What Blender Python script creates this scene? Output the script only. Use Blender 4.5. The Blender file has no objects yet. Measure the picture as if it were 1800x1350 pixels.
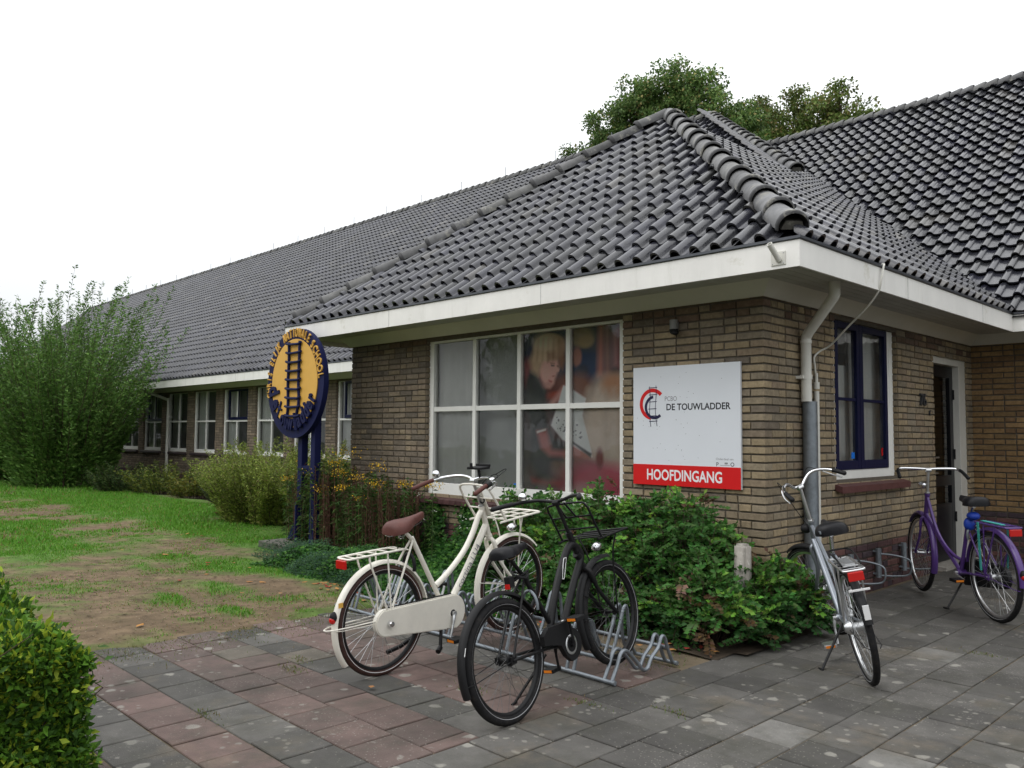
import bpy, bmesh, math, random
import numpy as np
from mathutils import Vector, Matrix, noise
R_=math.radians
S=bpy.context.scene; COL=S.collection
rng=np.random.default_rng(7); random.seed(7)
# ---------------------------------------------------------------- camera
CP=np.array([3.39333473,-6.14559498,1.5]); FX=1451.269
def _rot(y,p,r):
    cy,sy=math.cos(y),math.sin(y); f=np.array([-sy*math.cos(p),cy*math.cos(p),math.sin(p)])
    rt=np.array([cy,sy,0]); up=np.cross(rt,f)
    return rt*math.cos(r)+up*math.sin(r), -rt*math.sin(r)+up*math.cos(r), f
_R,_U,_F=_rot(0.80073408,0.06080393,0.00765512)
cam=bpy.data.objects.new('camera',bpy.data.cameras.new('camera')); COL.objects.link(cam)
cam.matrix_world=Matrix(((_R[0],_U[0],-_F[0],CP[0]),(_R[1],_U[1],-_F[1],CP[1]),(_R[2],_U[2],-_F[2],CP[2]),(0,0,0,1)))
cam.data.sensor_width=36; cam.data.lens=FX/1800*36; cam.data.clip_end=2000; cam.data.clip_start=0.05
S.camera=cam
# ---------------------------------------------------------------- world and light
W=bpy.data.worlds.new('World'); S.world=W; W.use_nodes=True
nt=W.node_tree; nt.nodes.clear()
wo=nt.nodes.new('ShaderNodeOutputWorld'); bg=nt.nodes.new('ShaderNodeBackground'); nt.links.new(bg.outputs[0],wo.inputs[0])
sky=nt.nodes.new('ShaderNodeTexSky'); sky.sky_type='NISHITA'; sky.sun_disc=False
sky.sun_elevation=R_(52); sky.sun_rotation=R_(200); sky.air_density=1.0; sky.dust_density=4
hs=nt.nodes.new('ShaderNodeHueSaturation'); hs.inputs['Saturation'].default_value=0.10; nt.links.new(sky.outputs[0],hs.inputs['Color'])
# an even layer of cloud over that sky: brighter overhead than at the horizon
tc=nt.nodes.new('ShaderNodeTexCoord'); sx=nt.nodes.new('ShaderNodeSeparateXYZ'); nt.links.new(tc.outputs['Generated'],sx.inputs[0])
cr=nt.nodes.new('ShaderNodeValToRGB'); nt.links.new(sx.outputs['Z'],cr.inputs[0])
e=cr.color_ramp.elements; e[0].position=0.0; e[0].color=(6.0,6.3,6.6,1); e[1].position=1.0; e[1].color=(17,17.2,17.4,1)
e=cr.color_ramp.elements.new(0.25); e.color=(9.9,10.1,10.3,1)
nz=nt.nodes.new('ShaderNodeTexNoise'); nz.inputs['Scale'].default_value=1.6; nz.inputs['Detail'].default_value=5; nt.links.new(tc.outputs['Generated'],nz.inputs['Vector'])
mr=nt.nodes.new('ShaderNodeMapRange'); mr.inputs['To Min'].default_value=0.88; mr.inputs['To Max'].default_value=1.12; nt.links.new(nz.outputs[0],mr.inputs['Value'])
mm=nt.nodes.new('ShaderNodeVectorMath'); mm.operation='SCALE'; nt.links.new(cr.outputs[0],mm.inputs[0]); nt.links.new(mr.outputs[0],mm.inputs['Scale'])
mx=nt.nodes.new('ShaderNodeMix'); mx.data_type='RGBA'; mx.inputs['Factor'].default_value=0.85
nt.links.new(hs.outputs[0],mx.inputs[6]); nt.links.new(mm.outputs[0],mx.inputs[7]); nt.links.new(mx.outputs[2],bg.inputs['Color'])
bg.inputs['Strength'].default_value=0.12
sl=bpy.data.lights.new('sun','SUN'); sl.energy=0.7; sl.angle=R_(40); sl.color=(1,0.97,0.93)
so=bpy.data.objects.new('sun',sl); COL.objects.link(so)
az=R_(200); el=R_(52); d_=Vector((math.sin(az)*math.cos(el),math.cos(az)*math.cos(el),math.sin(el)))
so.rotation_euler=d_.to_track_quat('Z','Y').to_euler()
S.view_settings.view_transform='Standard'; S.view_settings.look='None'; S.view_settings.exposure=0.12; S.view_settings.gamma=1.0
S.cycles.max_bounces=8; S.cycles.transparent_max_bounces=16; S.cycles.caustics_reflective=False; S.cycles.caustics_refractive=False
try: S.cycles.use_denoising=True
except Exception: pass
# ---------------------------------------------------------------- materials
MAT={}
def mat(name,col=(.5,.5,.5),rough=.5,metal=0,var=0.0,vscale=8,bump=0.0,bscale=60,attr=None,spec=0.32,coat=0,dirt=None,dscale=3,dthr=.55,trans=0,rvar=0):
    if name in MAT: return MAT[name]
    m=bpy.data.materials.new(name); m.use_nodes=True; n=m.node_tree; p=n.nodes['Principled BSDF']
    p.inputs['Roughness'].default_value=rough; p.inputs['Metallic'].default_value=metal; p.inputs['Specular IOR Level'].default_value=spec
    if coat: p.inputs['Coat Weight'].default_value=coat; p.inputs['Coat Roughness'].default_value=.08
    L=n.links.new
    tcn=n.nodes.new('ShaderNodeTexCoord'); vec=tcn.outputs['Object']
    if attr:
        a=n.nodes.new('ShaderNodeAttribute'); a.attribute_name=attr; c=a.outputs['Color']
    else:
        a=n.nodes.new('ShaderNodeRGB'); a.outputs[0].default_value=(*col,1); c=a.outputs[0]
    if var:
        t=n.nodes.new('ShaderNodeTexNoise'); t.inputs['Scale'].default_value=vscale; t.inputs['Detail'].default_value=6; t.inputs['Roughness'].default_value=.65; L(vec,t.inputs['Vector'])
        r=n.nodes.new('ShaderNodeMapRange'); r.inputs['From Min'].default_value=.25; r.inputs['From Max'].default_value=.75; r.inputs['To Min'].default_value=1-var; r.inputs['To Max'].default_value=1+var; L(t.outputs[0],r.inputs['Value'])
        s=n.nodes.new('ShaderNodeVectorMath'); s.operation='SCALE'; L(c,s.inputs[0]); L(r.outputs[0],s.inputs['Scale']); c=s.outputs[0]
        if rvar:
            r2=n.nodes.new('ShaderNodeMapRange'); r2.inputs['From Min'].default_value=.3; r2.inputs['From Max'].default_value=.7; r2.inputs['To Min'].default_value=max(.02,rough-rvar); r2.inputs['To Max'].default_value=rough+rvar
            L(t.outputs[0],r2.inputs['Value']); L(r2.outputs[0],p.inputs['Roughness'])
    if dirt:
        t=n.nodes.new('ShaderNodeTexNoise'); t.inputs['Scale'].default_value=dscale; t.inputs['Detail'].default_value=8; t.inputs['Roughness'].default_value=.7; L(vec,t.inputs['Vector'])
        r=n.nodes.new('ShaderNodeMapRange'); r.inputs['From Min'].default_value=dthr; r.inputs['From Max'].default_value=dthr+.12; L(t.outputs[0],r.inputs['Value'])
        x=n.nodes.new('ShaderNodeMix'); x.data_type='RGBA'; x.inputs[7].default_value=(*dirt,1); L(c,x.inputs[6]); L(r.outputs[0],x.inputs['Factor']); c=x.outputs[2]
    L(c,p.inputs['Base Color'])
    if bump:
        t=n.nodes.new('ShaderNodeTexNoise'); t.inputs['Scale'].default_value=bscale; t.inputs['Detail'].default_value=5; L(vec,t.inputs['Vector'])
        b=n.nodes.new('ShaderNodeBump'); b.inputs['Strength'].default_value=bump; b.inputs['Distance'].default_value=.004; L(t.outputs[0],b.inputs['Height']); L(b.outputs[0],p.inputs['Normal'])
    if trans:
        tr=n.nodes.new('ShaderNodeBsdfTranslucent'); L(c,tr.inputs['Color']); ms=n.nodes.new('ShaderNodeMixShader'); ms.inputs[0].default_value=trans
        L(p.outputs[0],ms.inputs[1]); L(tr.outputs[0],ms.inputs[2]); L(ms.outputs[0],n.nodes['Material Output'].inputs[0])
    MAT[name]=m; return m
def glass_mat(name,tint=(.95,.97,.96),rough=.02,ior=1.5,haze=0.0):
    m=bpy.data.materials.new(name); m.use_nodes=True; n=m.node_tree; n.nodes.remove(n.nodes['Principled BSDF']); L=n.links.new
    t=n.nodes.new('ShaderNodeBsdfTransparent'); t.inputs[0].default_value=(*tint,1)
    g=n.nodes.new('ShaderNodeBsdfGlossy'); g.inputs['Roughness'].default_value=rough; f=n.nodes.new('ShaderNodeFresnel'); f.inputs[0].default_value=ior
    tn=n.nodes.new('ShaderNodeTexCoord'); nn=n.nodes.new('ShaderNodeTexNoise'); nn.inputs['Scale'].default_value=2.2; L(tn.outputs['Object'],nn.inputs['Vector'])
    b=n.nodes.new('ShaderNodeBump'); b.inputs['Strength'].default_value=.25; b.inputs['Distance'].default_value=.02; L(nn.outputs[0],b.inputs['Height']); L(b.outputs[0],g.inputs['Normal'])
    m1=n.nodes.new('ShaderNodeMixShader'); L(f.outputs[0],m1.inputs[0]); L(t.outputs[0],m1.inputs[1]); L(g.outputs[0],m1.inputs[2]); out=m1.outputs[0]
    if haze:
        d=n.nodes.new('ShaderNodeBsdfDiffuse'); d.inputs[0].default_value=(.6,.62,.62,1); m2=n.nodes.new('ShaderNodeMixShader')
        n2=n.nodes.new('ShaderNodeTexNoise'); n2.inputs['Scale'].default_value=5; n2.inputs['Detail'].default_value=6; L(tn.outputs['Object'],n2.inputs['Vector'])
        r=n.nodes.new('ShaderNodeMapRange'); r.inputs['From Min'].default_value=.35; r.inputs['From Max'].default_value=.7; r.inputs['To Min'].default_value=haze*.5; r.inputs['To Max'].default_value=haze*1.6; L(n2.outputs[0],r.inputs['Value'])
        L(r.outputs[0],m2.inputs[0]); L(out,m2.inputs[1]); L(d.outputs[0],m2.inputs[2]); out=m2.outputs[0]
    L(out,n.nodes['Material Output'].inputs[0]); MAT[name]=m; return m
M=dict(
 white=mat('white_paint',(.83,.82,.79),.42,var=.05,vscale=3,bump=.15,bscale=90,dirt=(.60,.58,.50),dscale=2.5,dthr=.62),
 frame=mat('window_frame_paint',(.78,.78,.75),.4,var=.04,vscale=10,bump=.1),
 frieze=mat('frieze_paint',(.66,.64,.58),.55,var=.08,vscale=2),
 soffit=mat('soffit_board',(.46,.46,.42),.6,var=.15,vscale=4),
 zinc=mat('dark_zinc',(.07,.075,.085),.35,.5,var=.2,vscale=6),
 navy=mat('navy_paint',(.007,.010,.042),.4,var=.1,vscale=6,spec=.18),
 navysign=mat('navy_sign_paint',(.008,.011,.055),.6,spec=.15,var=.15,vscale=9,bump=.2,bscale=40),
 brick=mat('brick_faces',attr='Col',rough=.85,var=.28,vscale=26,bump=.9,bscale=110,spec=.25),
 mortar=mat('mortar',(.115,.100,.082),.95,var=.25,vscale=14,bump=.6,bscale=120,spec=.2),
 tile=mat('roof_tile',attr='Col',rough=.24,var=.50,vscale=9,bump=.35,bscale=60,spec=.70,rvar=.14,dirt=(.018,.018,.02),dscale=26,dthr=.64),
 tileb=mat('glossy_roof_tile',attr='Col',rough=.20,var=.35,vscale=9,bump=.3,bscale=50,spec=.75,rvar=.10,dirt=(.016,.016,.018),dscale=26,dthr=.66),
 cap=mat('ridge_cap_tile',attr='Col',rough=.55,var=.45,vscale=7,bump=.5,bscale=50,dirt=(.30,.29,.25),dscale=5,dthr=.56),
 felt=mat('roof_underlay',(.02,.02,.02),.9),
 sillbrick=mat('sill_tile',attr='Col',rough=.5,var=.25,vscale=14,bump=.3),
 pvc=mat('white_plastic_pipe',(.68,.67,.62),.4,var=.07,vscale=5,dirt=(.4,.38,.33),dscale=6,dthr=.68),
 pipeg=mat('dull_grey_metal',(.20,.20,.19),.5,.2,var=.1,vscale=20),
 galv=mat('galvanised_steel',(.22,.245,.27),.45,.6,var=.22,vscale=22,bump=.15,bscale=60,rvar=.12),
 chrome=mat('chrome',(.75,.76,.78),.14,1.0,var=.08,vscale=30),
 steel=mat('spoke_steel',(.50,.51,.52),.3,.9),
 steeld=mat('dark_spoke_steel',(.12,.12,.12),.4,.8),
 black=mat('black_paint',(.008,.008,.009),.42,var=.2,vscale=30,bump=.1,spec=.25),
 blackm=mat('black_plastic',(.009,.009,.010),.55,var=.2,vscale=20,spec=.25),
 rubber=mat('tyre_rubber',(.011,.011,.012),.8,var=.3,vscale=30,bump=.3,bscale=200,spec=.2),
 brtyre=mat('brown_tyre_rubber',(.045,.020,.016),.7,var=.25,vscale=30,bump=.3,bscale=200),
 cream=mat('cream_paint',(.76,.73,.65),.28,var=.05,vscale=8,coat=.3,dirt=(.42,.38,.32),dscale=14,dthr=.70),
 leather=mat('brown_leather',(.095,.036,.030),.5,spec=.22,var=.2,vscale=12,bump=.25,bscale=150),
 saddleb=mat('black_saddle_vinyl',(.008,.008,.010),.42,spec=.22,var=.2,vscale=18,bump=.2,bscale=180),
 silverp=mat('silver_grey_paint',(.22,.24,.27),.3,.6,var=.1,vscale=10,coat=.3),
 alu=mat('brushed_aluminium',(.62,.63,.64),.3,.9,var=.1,vscale=20),
 purple=mat('purple_paint',(.075,.034,.17),.3,var=.1,vscale=8,coat=.4),
 red=mat('red_lens',(.50,.012,.010),.2,coat=.6),
 orange=mat('orange_reflector',(.75,.22,.02),.3),
 reflw=mat('reflective_white',(.7,.7,.7),.35),
 reflg=mat('reflective_grey',(.30,.30,.31),.5),
 teal=mat('teal_strap',(.05,.33,.30),.6,var=.15,vscale=20),
 bluebag=mat('blue_lock_cover',(.015,.05,.35),.5,var=.2,vscale=12),
 concd=mat('mossy_concrete',(.11,.105,.09),.95,var=.35,vscale=8,bump=.8,bscale=50,dirt=(.05,.07,.03),dscale=7,dthr=.52),
 stone=mat('weathered_concrete',(.30,.28,.25),.9,var=.3,vscale=10,bump=.8,bscale=50,dirt=(.52,.50,.45),dscale=22,dthr=.56),
 slab=mat('paving_slab',attr='Col',rough=.78,var=.22,vscale=7,bump=.8,bscale=160,spec=.35),
 sand=mat('joint_sand',(.125,.098,.065),.95,var=.5,vscale=3.5,bump=.6,bscale=90),
 soil=mat('dark_soil',(.045,.033,.022),.95,var=.4,vscale=6,bump=1,bscale=40),
 leaf=mat('leaf',attr='Col',rough=.5,trans=.25,spec=.18),
 wood=mat('bark',(.07,.05,.035),.9,var=.3,vscale=12,bump=.6,bscale=40),
 stem=mat('dry_stem',attr='Col',rough=.85),
 lawn=mat('lawn_ground',attr='Col',rough=.95,var=.35,vscale=9,bump=.9,bscale=40,spec=.15),
 wall=mat('plaster',(.42,.42,.40),.8),
 darkroom=mat('room_paint',(.22,.22,.21),.85),
 curtain=mat('grey_curtain',(.80,.80,.78),.8,trans=.35),
 panel=mat('grey_panel',(.42,.43,.43),.8,trans=.15),
 signw=mat('sign_white',(.70,.73,.78),.35,var=.03,vscale=2),
 signr=mat('sign_red',(.62,.012,.014),.38,var=.04,vscale=3),
 ink=mat('sign_black_ink',(.012,.012,.018),.5),
 inkgrey=mat('sign_grey_ink',(.22,.22,.24),.5),
 inkw=mat('sign_white_ink',(.80,.80,.82),.4),
 inkn=mat('sign_navy_ink',(.014,.012,.055),.45),
 yellow=mat('yellow_sign_paint',(.66,.38,.075),.5,var=.06,vscale=8,bump=.12,bscale=30),
 blue=mat('blue_sticker',(.01,.16,.62),.4),
 doorp=mat('dark_door_paint',(.007,.008,.011),.3,var=.1,vscale=5),
 flower=mat('yellow_petals',(.72,.46,.02),.6,var=.2,vscale=60),
 wflower=mat('white_petals',(.75,.75,.7),.6),
)
# little pale lichen spots and grit on the paving
def slab_extra():
    m=M['slab']; n=m.node_tree; L=n.links.new; p=n.nodes['Principled BSDF']; src=p.inputs['Base Color'].links[0].from_socket
    t=n.nodes.new('ShaderNodeTexCoord'); g=n.nodes.new('ShaderNodeNewGeometry')
    def spots(scale,thr,soft,dens_scale,d0,d1,prev,colr,fac):
        nz=n.nodes.new('ShaderNodeTexNoise'); nz.inputs['Scale'].default_value=scale*1.7; nz.inputs['Detail'].default_value=3; L(g.outputs['Position'],nz.inputs['Vector'])
        ad=n.nodes.new('ShaderNodeMixRGB'); ad.blend_type='LINEAR_LIGHT'; ad.inputs[0].default_value=.035*8/scale; L(g.outputs['Position'],ad.inputs[1]); L(nz.outputs['Color'],ad.inputs[2])
        v=n.nodes.new('ShaderNodeTexVoronoi'); v.inputs['Scale'].default_value=scale; L(ad.outputs[0],v.inputs['Vector'])
        r=n.nodes.new('ShaderNodeMapRange'); r.inputs['From Min'].default_value=thr+soft; r.inputs['From Max'].default_value=thr; L(v.outputs['Distance'],r.inputs['Value'])
        d=n.nodes.new('ShaderNodeTexNoise'); d.inputs['Scale'].default_value=dens_scale; L(g.outputs['Position'],d.inputs['Vector'])
        r2=n.nodes.new('ShaderNodeMapRange'); r2.inputs['From Min'].default_value=d0; r2.inputs['From Max'].default_value=d1; L(d.outputs[0],r2.inputs['Value'])
        hv=n.nodes.new('ShaderNodeSeparateXYZ'); L(v.outputs['Color'],hv.inputs[0]); gt=n.nodes.new('ShaderNodeMath'); gt.operation='LESS_THAN'; L(hv.outputs[0],gt.inputs[0]); L(r2.outputs[0],gt.inputs[1])
        mu=n.nodes.new('ShaderNodeMath'); mu.operation='MULTIPLY'; L(r.outputs[0],mu.inputs[0]); L(gt.outputs[0],mu.inputs[1])
        m3=n.nodes.new('ShaderNodeMath'); m3.operation='MULTIPLY'; m3.inputs[1].default_value=fac; L(mu.outputs[0],m3.inputs[0])
        x=n.nodes.new('ShaderNodeMix'); x.data_type='RGBA'; x.inputs[7].default_value=(*colr,1); L(prev,x.inputs[6]); L(m3.outputs[0],x.inputs['Factor']); return x.outputs[2]
    c=spots(9,.24,.10,1.1,.46,.86,src,(.27,.26,.23),.7)
    c=spots(24,.27,.14,1.4,.50,1.0,c,(.25,.24,.21),.6)
    c=spots(75,.24,.14,.9,.46,1.0,c,(.24,.225,.20),.6)
    # sandy film
    nz=n.nodes.new('ShaderNodeTexNoise'); nz.inputs['Scale'].default_value=1.3; nz.inputs['Detail'].default_value=7; nz.inputs['Roughness'].default_value=.7; L(g.outputs['Position'],nz.inputs['Vector'])
    r=n.nodes.new('ShaderNodeMapRange'); r.inputs['From Min'].default_value=.55; r.inputs['From Max'].default_value=.78; r.inputs['To Max'].default_value=.65; L(nz.outputs[0],r.inputs['Value'])
    x=n.nodes.new('ShaderNodeMix'); x.data_type='RGBA'; x.inputs[7].default_value=(.20,.155,.105,1); L(c,x.inputs[6]); L(r.outputs[0],x.inputs['Factor'])
    L(x.outputs[2],p.inputs['Base Color'])
slab_extra()
def weather(key,scale,stretch,lo,hi,col,fac,thr=(.5,.75)):
    m=M[key]; n=m.node_tree; L=n.links.new; p=n.nodes['Principled BSDF']; src=p.inputs['Base Color'].links[0].from_socket
    g=n.nodes.new('ShaderNodeNewGeometry'); mp=n.nodes.new('ShaderNodeMapping'); mp.inputs['Scale'].default_value=stretch; L(g.outputs['Position'],mp.inputs[0])
    t=n.nodes.new('ShaderNodeTexNoise'); t.inputs['Scale'].default_value=scale; t.inputs['Detail'].default_value=7; t.inputs['Roughness'].default_value=.7; L(mp.outputs[0],t.inputs['Vector'])
    r=n.nodes.new('ShaderNodeMapRange'); r.inputs['From Min'].default_value=.3; r.inputs['From Max'].default_value=.7; r.inputs['To Min'].default_value=lo; r.inputs['To Max'].default_value=hi; L(t.outputs[0],r.inputs['Value'])
    s=n.nodes.new('ShaderNodeVectorMath'); s.operation='SCALE'; L(src,s.inputs[0]); L(r.outputs[0],s.inputs['Scale'])
    t2=n.nodes.new('ShaderNodeTexNoise'); t2.inputs['Scale'].default_value=scale*2.3; t2.inputs['Detail'].default_value=9; t2.inputs['Roughness'].default_value=.75; L(mp.outputs[0],t2.inputs['Vector'])
    r2=n.nodes.new('ShaderNodeMapRange'); r2.inputs['From Min'].default_value=thr[0]; r2.inputs['From Max'].default_value=thr[1]; r2.inputs['To Max'].default_value=fac; L(t2.outputs[0],r2.inputs['Value'])
    x=n.nodes.new('ShaderNodeMix'); x.data_type='RGBA'; x.inputs[7].default_value=(*col,1); L(s.outputs[0],x.inputs[6]); L(r2.outputs[0],x.inputs['Factor']); L(x.outputs[2],p.inputs['Base Color'])
weather('tile',.9,(1,1,.35),.62,1.35,(.085,.088,.075),.55,(.58,.80))
weather('tileb',.9,(1,1,.35),.7,1.3,(.06,.062,.055),.35,(.60,.84))
weather('slab',1.1,(1,1,1),.66,1.30,(.052,.052,.040),.80,(.46,.72))
weather('white',1.6,(1,1,.12),.92,1.05,(.42,.42,.34),.6,(.56,.85))
weather('brick',1.3,(1,1,1),.80,1.16,(.085,.070,.055),.55,(.56,.82))
weather('pvc',3,(1,1,.3),.9,1.05,(.38,.36,.30),.4,(.58,.85))
weather('cream',9,(1,1,1),.93,1.04,(.35,.30,.24),.35,(.62,.85))
weather('rubber',14,(1,1,1),.8,1.3,(.06,.05,.04),.6,(.50,.80))
weather('brtyre',14,(1,1,1),.8,1.2,(.09,.07,.055),.5,(.52,.80))
weather('black',10,(1,1,1),.8,1.3,(.05,.045,.04),.4,(.55,.85))
glass_mat('window_glass',haze=.045); M['glass']=MAT['window_glass']
glass_mat('clear_glass'); M['glass2']=MAT['clear_glass']
# ---------------------------------------------------------------- mesh helpers
class MB:
    def __init__(s): s.v=[]; s.f=[]; s.c=[]; s.X=None
    def add(s,vs,fs,col=None):
        b=len(s.v)
        if s.X is not None: vs=[s.X(v) for v in vs]
        s.v+= [tuple(v) for v in vs]; s.f+=[tuple(i+b for i in f) for f in fs]
        if col is not None or s.c:
            while len(s.c)<b: s.c.append((.5,.5,.5))
            s.c+=[col or (.5,.5,.5)]*len(vs)
    def box(s,x0,x1,y0,y1,z0,z1,col=None,bev=0):
        if bev:
            bm=bmesh.new(); bmesh.ops.create_cube(bm,size=1)
            for v in bm.verts: v.co=Vector((x0+(x1-x0)*(v.co.x+.5),y0+(y1-y0)*(v.co.y+.5),z0+(z1-z0)*(v.co.z+.5)))
            bmesh.ops.bevel(bm,geom=bm.edges[:],offset=bev,segments=2,profile=.6,affect='EDGES')
            bm.verts.index_update(); s.add([v.co[:] for v in bm.verts],[[v.index for v in f.verts] for f in bm.faces],col); bm.free(); return
        s.add([(x0,y0,z0),(x1,y0,z0),(x1,y1,z0),(x0,y1,z0),(x0,y0,z1),(x1,y0,z1),(x1,y1,z1),(x0,y1,z1)],
              [(0,3,2,1),(4,5,6,7),(0,1,5,4),(1,2,6,5),(2,3,7,6),(3,0,4,7)],col)
    def tube(s,pts,r,n=10,closed=False,col=None,flat=None):
        P=[Vector(p) for p in pts]; k=len(P); rr=r if isinstance(r,(list,tuple)) else [r]*k
        T=[]
        for i in range(k):
            if closed: t=P[(i+1)%k]-P[i-1]
            elif i==0: t=P[1]-P[0]
            elif i==k-1: t=P[-1]-P[-2]
            else: t=(P[i+1]-P[i]).normalized()+(P[i]-P[i-1]).normalized()
            T.append(t.normalized() if t.length>1e-9 else Vector((0,0,1)))
        u=T[0].cross(Vector((0,1,0)) if abs(T[0].y)<.9 else Vector((1,0,0))).normalized(); vs=[]
        for i in range(k):
            u=(u-T[i]*u.dot(T[i])).normalized(); w=T[i].cross(u)
            fa,fb=flat if flat else (1,1)
            for j in range(n):
                a=2*math.pi*j/n; vs.append(P[i]+(u*math.cos(a)*fa+w*math.sin(a)*fb)*rr[i])
        fs=[]
        for i in range(k if closed else k-1):
            for j in range(n):
                a=i*n+j; b=i*n+(j+1)%n; c=((i+1)%k)*n+(j+1)%n; d=((i+1)%k)*n+j; fs.append((a,b,c,d))
        if not closed: fs+= [tuple(range(n))[::-1], tuple((k-1)*n+j for j in range(n))]
        s.add(vs,fs,col)
    def lathe(s,prof,c=(0,0,0),axis='Z',n=24,col=None,arc=None):
        # prof: (radius, height) list
        vs=[];fs=[];k=len(prof)
        for j in range(n):
            a=2*math.pi*j/n
            for r,h in prof:
                x,y=r*math.cos(a),r*math.sin(a)
                p={'Z':(x,y,h),'Y':(x,h,y),'X':(h,x,y)}[axis]; vs.append((p[0]+c[0],p[1]+c[1],p[2]+c[2]))
        for j in range(n):
            for i in range(k-1):
                a=j*k+i; b=((j+1)%n)*k+i; fs.append((a,b,b+1,a+1))
        s.add(vs,fs,col)
    def prism(s,pts,d0,d1,plane='XZ',col=None):
        n=len(pts)
        f={'XZ':lambda p,d:(p[0],d,p[1]),'XY':lambda p,d:(p[0],p[1],d),'YZ':lambda p,d:(d,p[0],p[1])}[plane]
        s.add([f(p,d0) for p in pts]+[f(p,d1) for p in pts],[tuple(range(n)),tuple(range(2*n-1,n-1,-1))]+[(i,i+n,(i+1)%n+n,(i+1)%n) for i in range(n)],col)
    def ball(s,c,r,n=12,m=8,sc=(1,1,1),col=None):
        vs=[];fs=[]
        for i in range(m+1):
            t=math.pi*i/m
            for j in range(n):
                a=2*math.pi*j/n; vs.append((c[0]+r*sc[0]*math.sin(t)*math.cos(a),c[1]+r*sc[1]*math.sin(t)*math.sin(a),c[2]+r*sc[2]*math.cos(t)))
        for i in range(m):
            for j in range(n): fs.append((i*n+j,i*n+(j+1)%n,(i+1)*n+(j+1)%n,(i+1)*n+j))
        s.add(vs,fs,col)
def smooth_path(P,k=6,closed=False):
    P=[Vector(p) for p in P]; n=len(P); out=[]
    rng_=range(n if closed else n-1)
    for i in rng_:
        p0=P[i-1] if (i>0 or closed) else P[0]*2-P[1]; p1=P[i]; p2=P[(i+1)%n]; p3=P[(i+2)%n] if (i+2<n or closed) else P[-1]*2-P[-2]
        for j in range(k):
            t=j/k; out.append(.5*((2*p1)+(p2-p0)*t+(2*p0-5*p1+4*p2-p3)*t*t+(3*p1-p0-3*p2+p3)*t**3))
    if not closed: out.append(P[-1])
    return out
def obj(name,mb,m,parent=None,smooth=False,ang=40,loc=None,fix=True):
    me=bpy.data.meshes.new(name); me.from_pydata(mb.v,[],mb.f)
    if mb.c:
        a=me.color_attributes.new('Col','FLOAT_COLOR','POINT'); c=np.ones((len(mb.v),4),dtype=np.float32); cc=list(mb.c)+[(.5,.5,.5)]*(len(mb.v)-len(mb.c)); c[:,:3]=np.array(cc,dtype=np.float32); a.data.foreach_set('color',c.ravel())
    if fix:
        bm=bmesh.new(); bm.from_mesh(me); bmesh.ops.recalc_face_normals(bm,faces=bm.faces[:]); bm.to_mesh(me); bm.free()
    me.materials.append(m if not isinstance(m,str) else M[m])
    if smooth:
        me.polygons.foreach_set('use_smooth',[True]*len(me.polygons)); me.set_sharp_from_angle(angle=R_(ang))
    me.update()
    o=bpy.data.objects.new(name,me); COL.objects.link(o)
    if parent: o.parent=parent
    if loc: o.location=loc
    return o
def npobj(name,V,Fq,m,parent=None,colr=None,smooth=False):
    """fast mesh from arrays: V (n,3), Fq (m,3 or 4)"""
    me=bpy.data.meshes.new(name); V=np.asarray(V,dtype=np.float32); Fq=np.asarray(Fq,dtype=np.int32); k=Fq.shape[1]
    me.vertices.add(len(V)); me.vertices.foreach_set('co',V.ravel()); me.loops.add(Fq.size); me.loops.foreach_set('vertex_index',Fq.ravel())
    me.polygons.add(len(Fq)); me.polygons.foreach_set('loop_start',np.arange(0,Fq.size,k,dtype=np.int32)); me.polygons.foreach_set('loop_total',np.full(len(Fq),k,dtype=np.int32))
    if smooth: me.polygons.foreach_set('use_smooth',np.ones(len(Fq),dtype=bool))
    me.update(calc_edges=True)
    if colr is not None:
        a=me.color_attributes.new('Col','FLOAT_COLOR','POINT'); c=np.ones((len(V),4),dtype=np.float32); c[:,:3]=colr; a.data.foreach_set('color',c.ravel())
    me.materials.append(M[m] if isinstance(m,str) else m)
    o=bpy.data.objects.new(name,me); COL.objects.link(o)
    if parent: o.parent=parent
    return o
def tag(o,label=None,cat=None,group=None,kind=None):
    if label: o['label']=label
    if cat: o['category']=cat
    if group: o['group']=group
    if kind: o['kind']=kind
    return o
def thing(name,label,cat,loc=(0,0,0),rotz=0,group=None):
    o=bpy.data.objects.new(name,None); COL.objects.link(o); o.location=loc; o.rotation_euler=(0,0,rotz); o.empty_display_size=.2
    return tag(o,label,cat,group)
def text_mesh(s,size=1,extrude=.002,align='CENTER',res=3,bold=0):
    cu=bpy.data.curves.new('t','FONT'); cu.body=s; cu.size=size; cu.extrude=extrude; cu.align_x=align; cu.align_y='CENTER'; cu.resolution_u=res; cu.offset=bold
    o=bpy.data.objects.new('t',cu); COL.objects.link(o); bpy.context.view_layer.update()
    me=bpy.data.meshes.new_from_object(o.evaluated_get(bpy.context.evaluated_depsgraph_get()))
    v=[tuple(x.co) for x in me.vertices]; f=[tuple(p.vertices) for p in me.polygons]
    bpy.data.objects.remove(o); bpy.data.meshes.remove(me); bpy.data.curves.remove(cu); return v,f
def fbm(x,y,s=1.0,seed=0.0): return noise.fractal(Vector((x*s+seed,y*s-seed,seed*.7)),1.0,2.0,4)
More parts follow.
